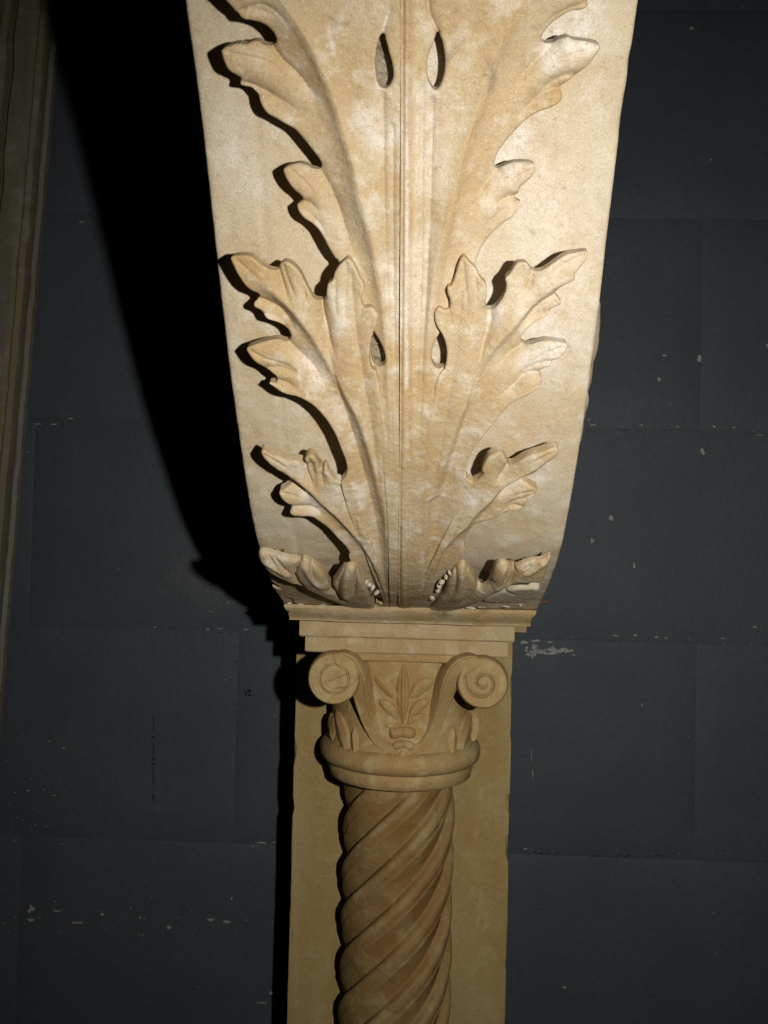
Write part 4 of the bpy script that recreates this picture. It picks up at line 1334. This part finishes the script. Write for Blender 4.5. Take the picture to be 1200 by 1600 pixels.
def slab_profile(name, xl, xr, D0, pts, mat, seed, nx=70):
    """a moulded course: profile (depth in front, z) swept across, returned along both ends"""
    pr = np.array(pts)
    V = []
    xs = np.linspace(xl, xr, nx)
    y0 = D0 - DW
    m = len(pr)
    for x in xs:
        V.append(np.stack([np.full(m, x), y0 + pr[:, 0], pr[:, 1]], 1))
    V = np.array(V)
    # ends follow the same profile inwards (a return moulding)
    inset = pr[:, 0] - pr[:, 0].min()
    V[0, :, 0] += inset
    V[-1, :, 0] -= inset
    Vb = [np.stack([V[0, :, 0], np.full(m, -.02), pr[:, 1]], 1)]
    Vb2 = [np.stack([V[-1, :, 0], np.full(m, -.02), pr[:, 1]], 1)]
    A = np.concatenate([Vb, V, Vb2])
    A = A.reshape(-1, 3)
    nf = wnoise(A, 50, seed, 3)
    chip_ = np.clip(wnoise(A, 130, seed + 5, 2) - .34, 0, 1)
    A[:, 1] += (.0010 * nf + .010 * chip_) * (A[:, 1] < -.05)
    A[:, 2] += .0007 * wnoise(A, 35, seed + 1, 2)
    id_ = np.arange(len(A)).reshape(nx + 2, m)
    nxm = np.roll(id_, -1, 1)
    q = np.stack([id_[:-1], id_[1:], nxm[1:], nxm[:-1]], -1).reshape(-1, 4)
    p = proj(A)
    st = np.zeros((len(A), 3), np.float32)
    for kd, cx_, cy_, w_, s_ in IMP_ST:
        st[:, kd] = np.maximum(st[:, kd], s_ * np.exp(-((p[:, 0] - cx_)**2 / w_[0]**2 + (p[:, 1] - cy_)**2 / w_[1]**2)))
    me = npmesh(name, A, q, st)
    bm = bmesh.new()
    bm.from_mesh(me)
    bmesh.ops.recalc_face_normals(bm, faces=bm.faces)
    bm.to_mesh(me)
    bm.free()
    o = link(name, me, mat)
    me.set_sharp_from_angle(angle=R(32))
    return child(o, impost)


IMP_ST = [(2, 690, 957, (16, 9), .75), (2, 755, 951, (9, 6), .6), (0, 742, 962, (12, 8), .9), (0, 800, 955, (20, 10), .7), (2, 720, 1010, (1.5, 8), .5), (2, 727, 1012, (1.5, 7), .5), (1, 560, 962, (60, 6), .4),
          (1, 620, 985, (120, 4), .35), (0, 465, 958, (10, 10), .6)]


def edge_z(pyc, D):
    return float(at(632, pyc, D)[2])


DI = .6145
zt, zb = edge_z(949, DI), edge_z(976, DI)
hI = zt - zb
x0_, x1_ = at(444, 942, DI)[0], at(838, 948, DI)[0]
cy = [(-.0 + .0, zt), (.0, zt - .18 * hI), (.0012, zt - .34 * hI), (.0035, zt - .52 * hI), (.0065, zt - .70 * hI), (.0090, zt - .84 * hI), (.0098, zt - .93 * hI), (.0100, zb), (.05, zb), (.20, zb), (.20, zt), (.05, zt)]
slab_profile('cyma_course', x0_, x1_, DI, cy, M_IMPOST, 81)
zc = edge_z(999, .640)
x0_, x1_ = at(468, 980, .640)[0], at(804, 990, .640)[0]
slab_profile('fascia_course', x0_, x1_, .640, [(.0012, zb + .002), (0, zb - .001), (0, zb * .45 + zc * .55), (0, zc + .001), (.001, zc), (.05, zc), (.18, zc), (.18, zb + .002)], M_IMPOST, 83)
zd = edge_z(1023, .645)
x0_, x1_ = at(477, 1005, .645)[0], at(793.5, 1012, .645)[0]
slab_profile('fascia_course', x0_, x1_, .645, [(.0012, zc + .002), (0, zc - .001), (0, zc * .45 + zd * .55), (0, zd + .001), (.001, zd), (.05, zd), (.18, zd), (.18, zc + .002)], M_IMPOST, 85)

for x_, y_, w_, h_ in ((452, 943, 4, 2), (470, 944, 6, 1.5), (505, 946, 7, 1.6), (545, 948, 9, 2.0), (566, 949, 6, 1.4), (600, 951, 4, 1), (720, 951, 6, 2), (735, 950, 9, 2.2), (752, 949, 6, 1.4), (790, 948, 8, 1.2), (815, 946, 5, 1.4)):
    bm = bmesh.new()
    p = at(x_, y_, .6175)
    r = bmesh.ops.create_icosphere(bm, subdivisions=2, radius=1, matrix=Matrix.Translation(p) @ Matrix.Diagonal((w_ * .00044, .0016, h_ * .00044, 1)))
    for v in r['verts']:
        v.co += Vector(rng.normal(0, .00022, 3))
    bm_to('mortar_crumb', bm, M_PLASTER, impost)

# the sliver of wood driven into the joint on the right
bm = bmesh.new()
w0, w1 = at(818, 945, .628), at(860, 941, .622)
d_ = Vector(w1) - Vector(w0)
for i in range(5):
    t0 = i * .16
    sc = .0016 * (.6 + .5 * random.random())
    box_bm(bm, 0, d_.length * (1 - .12 * random.random()), -.002 + i * .0009, -.002 + i * .0009 + sc, -.0012 + random.uniform(-.0007, .0007), .0012 + random.uniform(-.0004, .0006))
ang = math.atan2(d_.z, d_.x)
bmesh.ops.transform(bm, matrix=Matrix.Translation(Vector(w0)) @ Matrix.Rotation(-ang, 4, 'Y'), verts=bm.verts)
wd = bm_to('wooden_wedge', bm, M_WOOD, bevel=.0003, seg=1, smooth=False)
wd['label'] = 'small dark splintered wood wedge poking from the joint right of the impost'
wd['category'] = 'wedge'

# ------------------------------------------------------------------ leaning moulded stone at the far left
DJ = .79
pa, pb = at(94, 45, DJ + .05), at(2, 1125, DJ + .05)
pa[1] -= .05
pb[1] -= .05
bm = bmesh.new()
secj = [(0, .05), (0, .043), (.0035, .041), (.0035, .033), (0, .031), (-.001, .025), (0, .019), (.005, .017), (.005, .010), (0, .007), (0, .004), (.003, 0), (.018, 0), (.019, .006), (.0235, .008), (.0245, -.002), (.029, -.005), (.0335, -.003), (.0345, .008), (.041, .011), (.044, .004), (.056, .002), (.058, .012), (.064, .015), (.07, .004), (.095, -.004), (.13, -.004), (.13, .05)]
ax = np.array(pa) - np.array(pb)
ax /= np.linalg.norm(ax)
nL = 120
rows = []
for i in range(nL):
    t = -.5 + 1.25 * i / (nL - 1)
    o_ = np.array(pb) + ax * t
    rows.append([(o_[0] - a, o_[1] + b, o_[2]) for a, b in secj])
A = np.array(rows).reshape(-1, 3)
m = len(secj)
nf = wnoise(A, 40, 91, 4)
A[:, 1] += .003 * nf * (A[:, 1] < DJ - DW + .03) + .012 * np.clip(wnoise(A, 90, 92, 3) - .33, 0, 1)
A[:, 0] += .0012 * wnoise(A, 50, 93, 3)
id_ = np.arange(len(A)).reshape(nL, m)
nxm = np.roll(id_, -1, 1)
q = np.stack([id_[:-1], nxm[:-1], nxm[1:], id_[1:]], -1).reshape(-1, 4)
me = npmesh('stone_moulding', A, q)
bm = bmesh.new()
bm.from_mesh(me)
bmesh.ops.recalc_face_normals(bm, faces=bm.faces)
bm.to_mesh(me)
bm.free()
jo = link('stone_moulding', me, M_JAMB)
me.set_sharp_from_angle(angle=R(28))
jo['label'] = 'grimy dark moulded stone jamb leaning against the wall at the far left'
jo['category'] = 'stone jamb'

for o in (console, pil, column, impost, wd, jo):
    o['kind'] = 'thing'
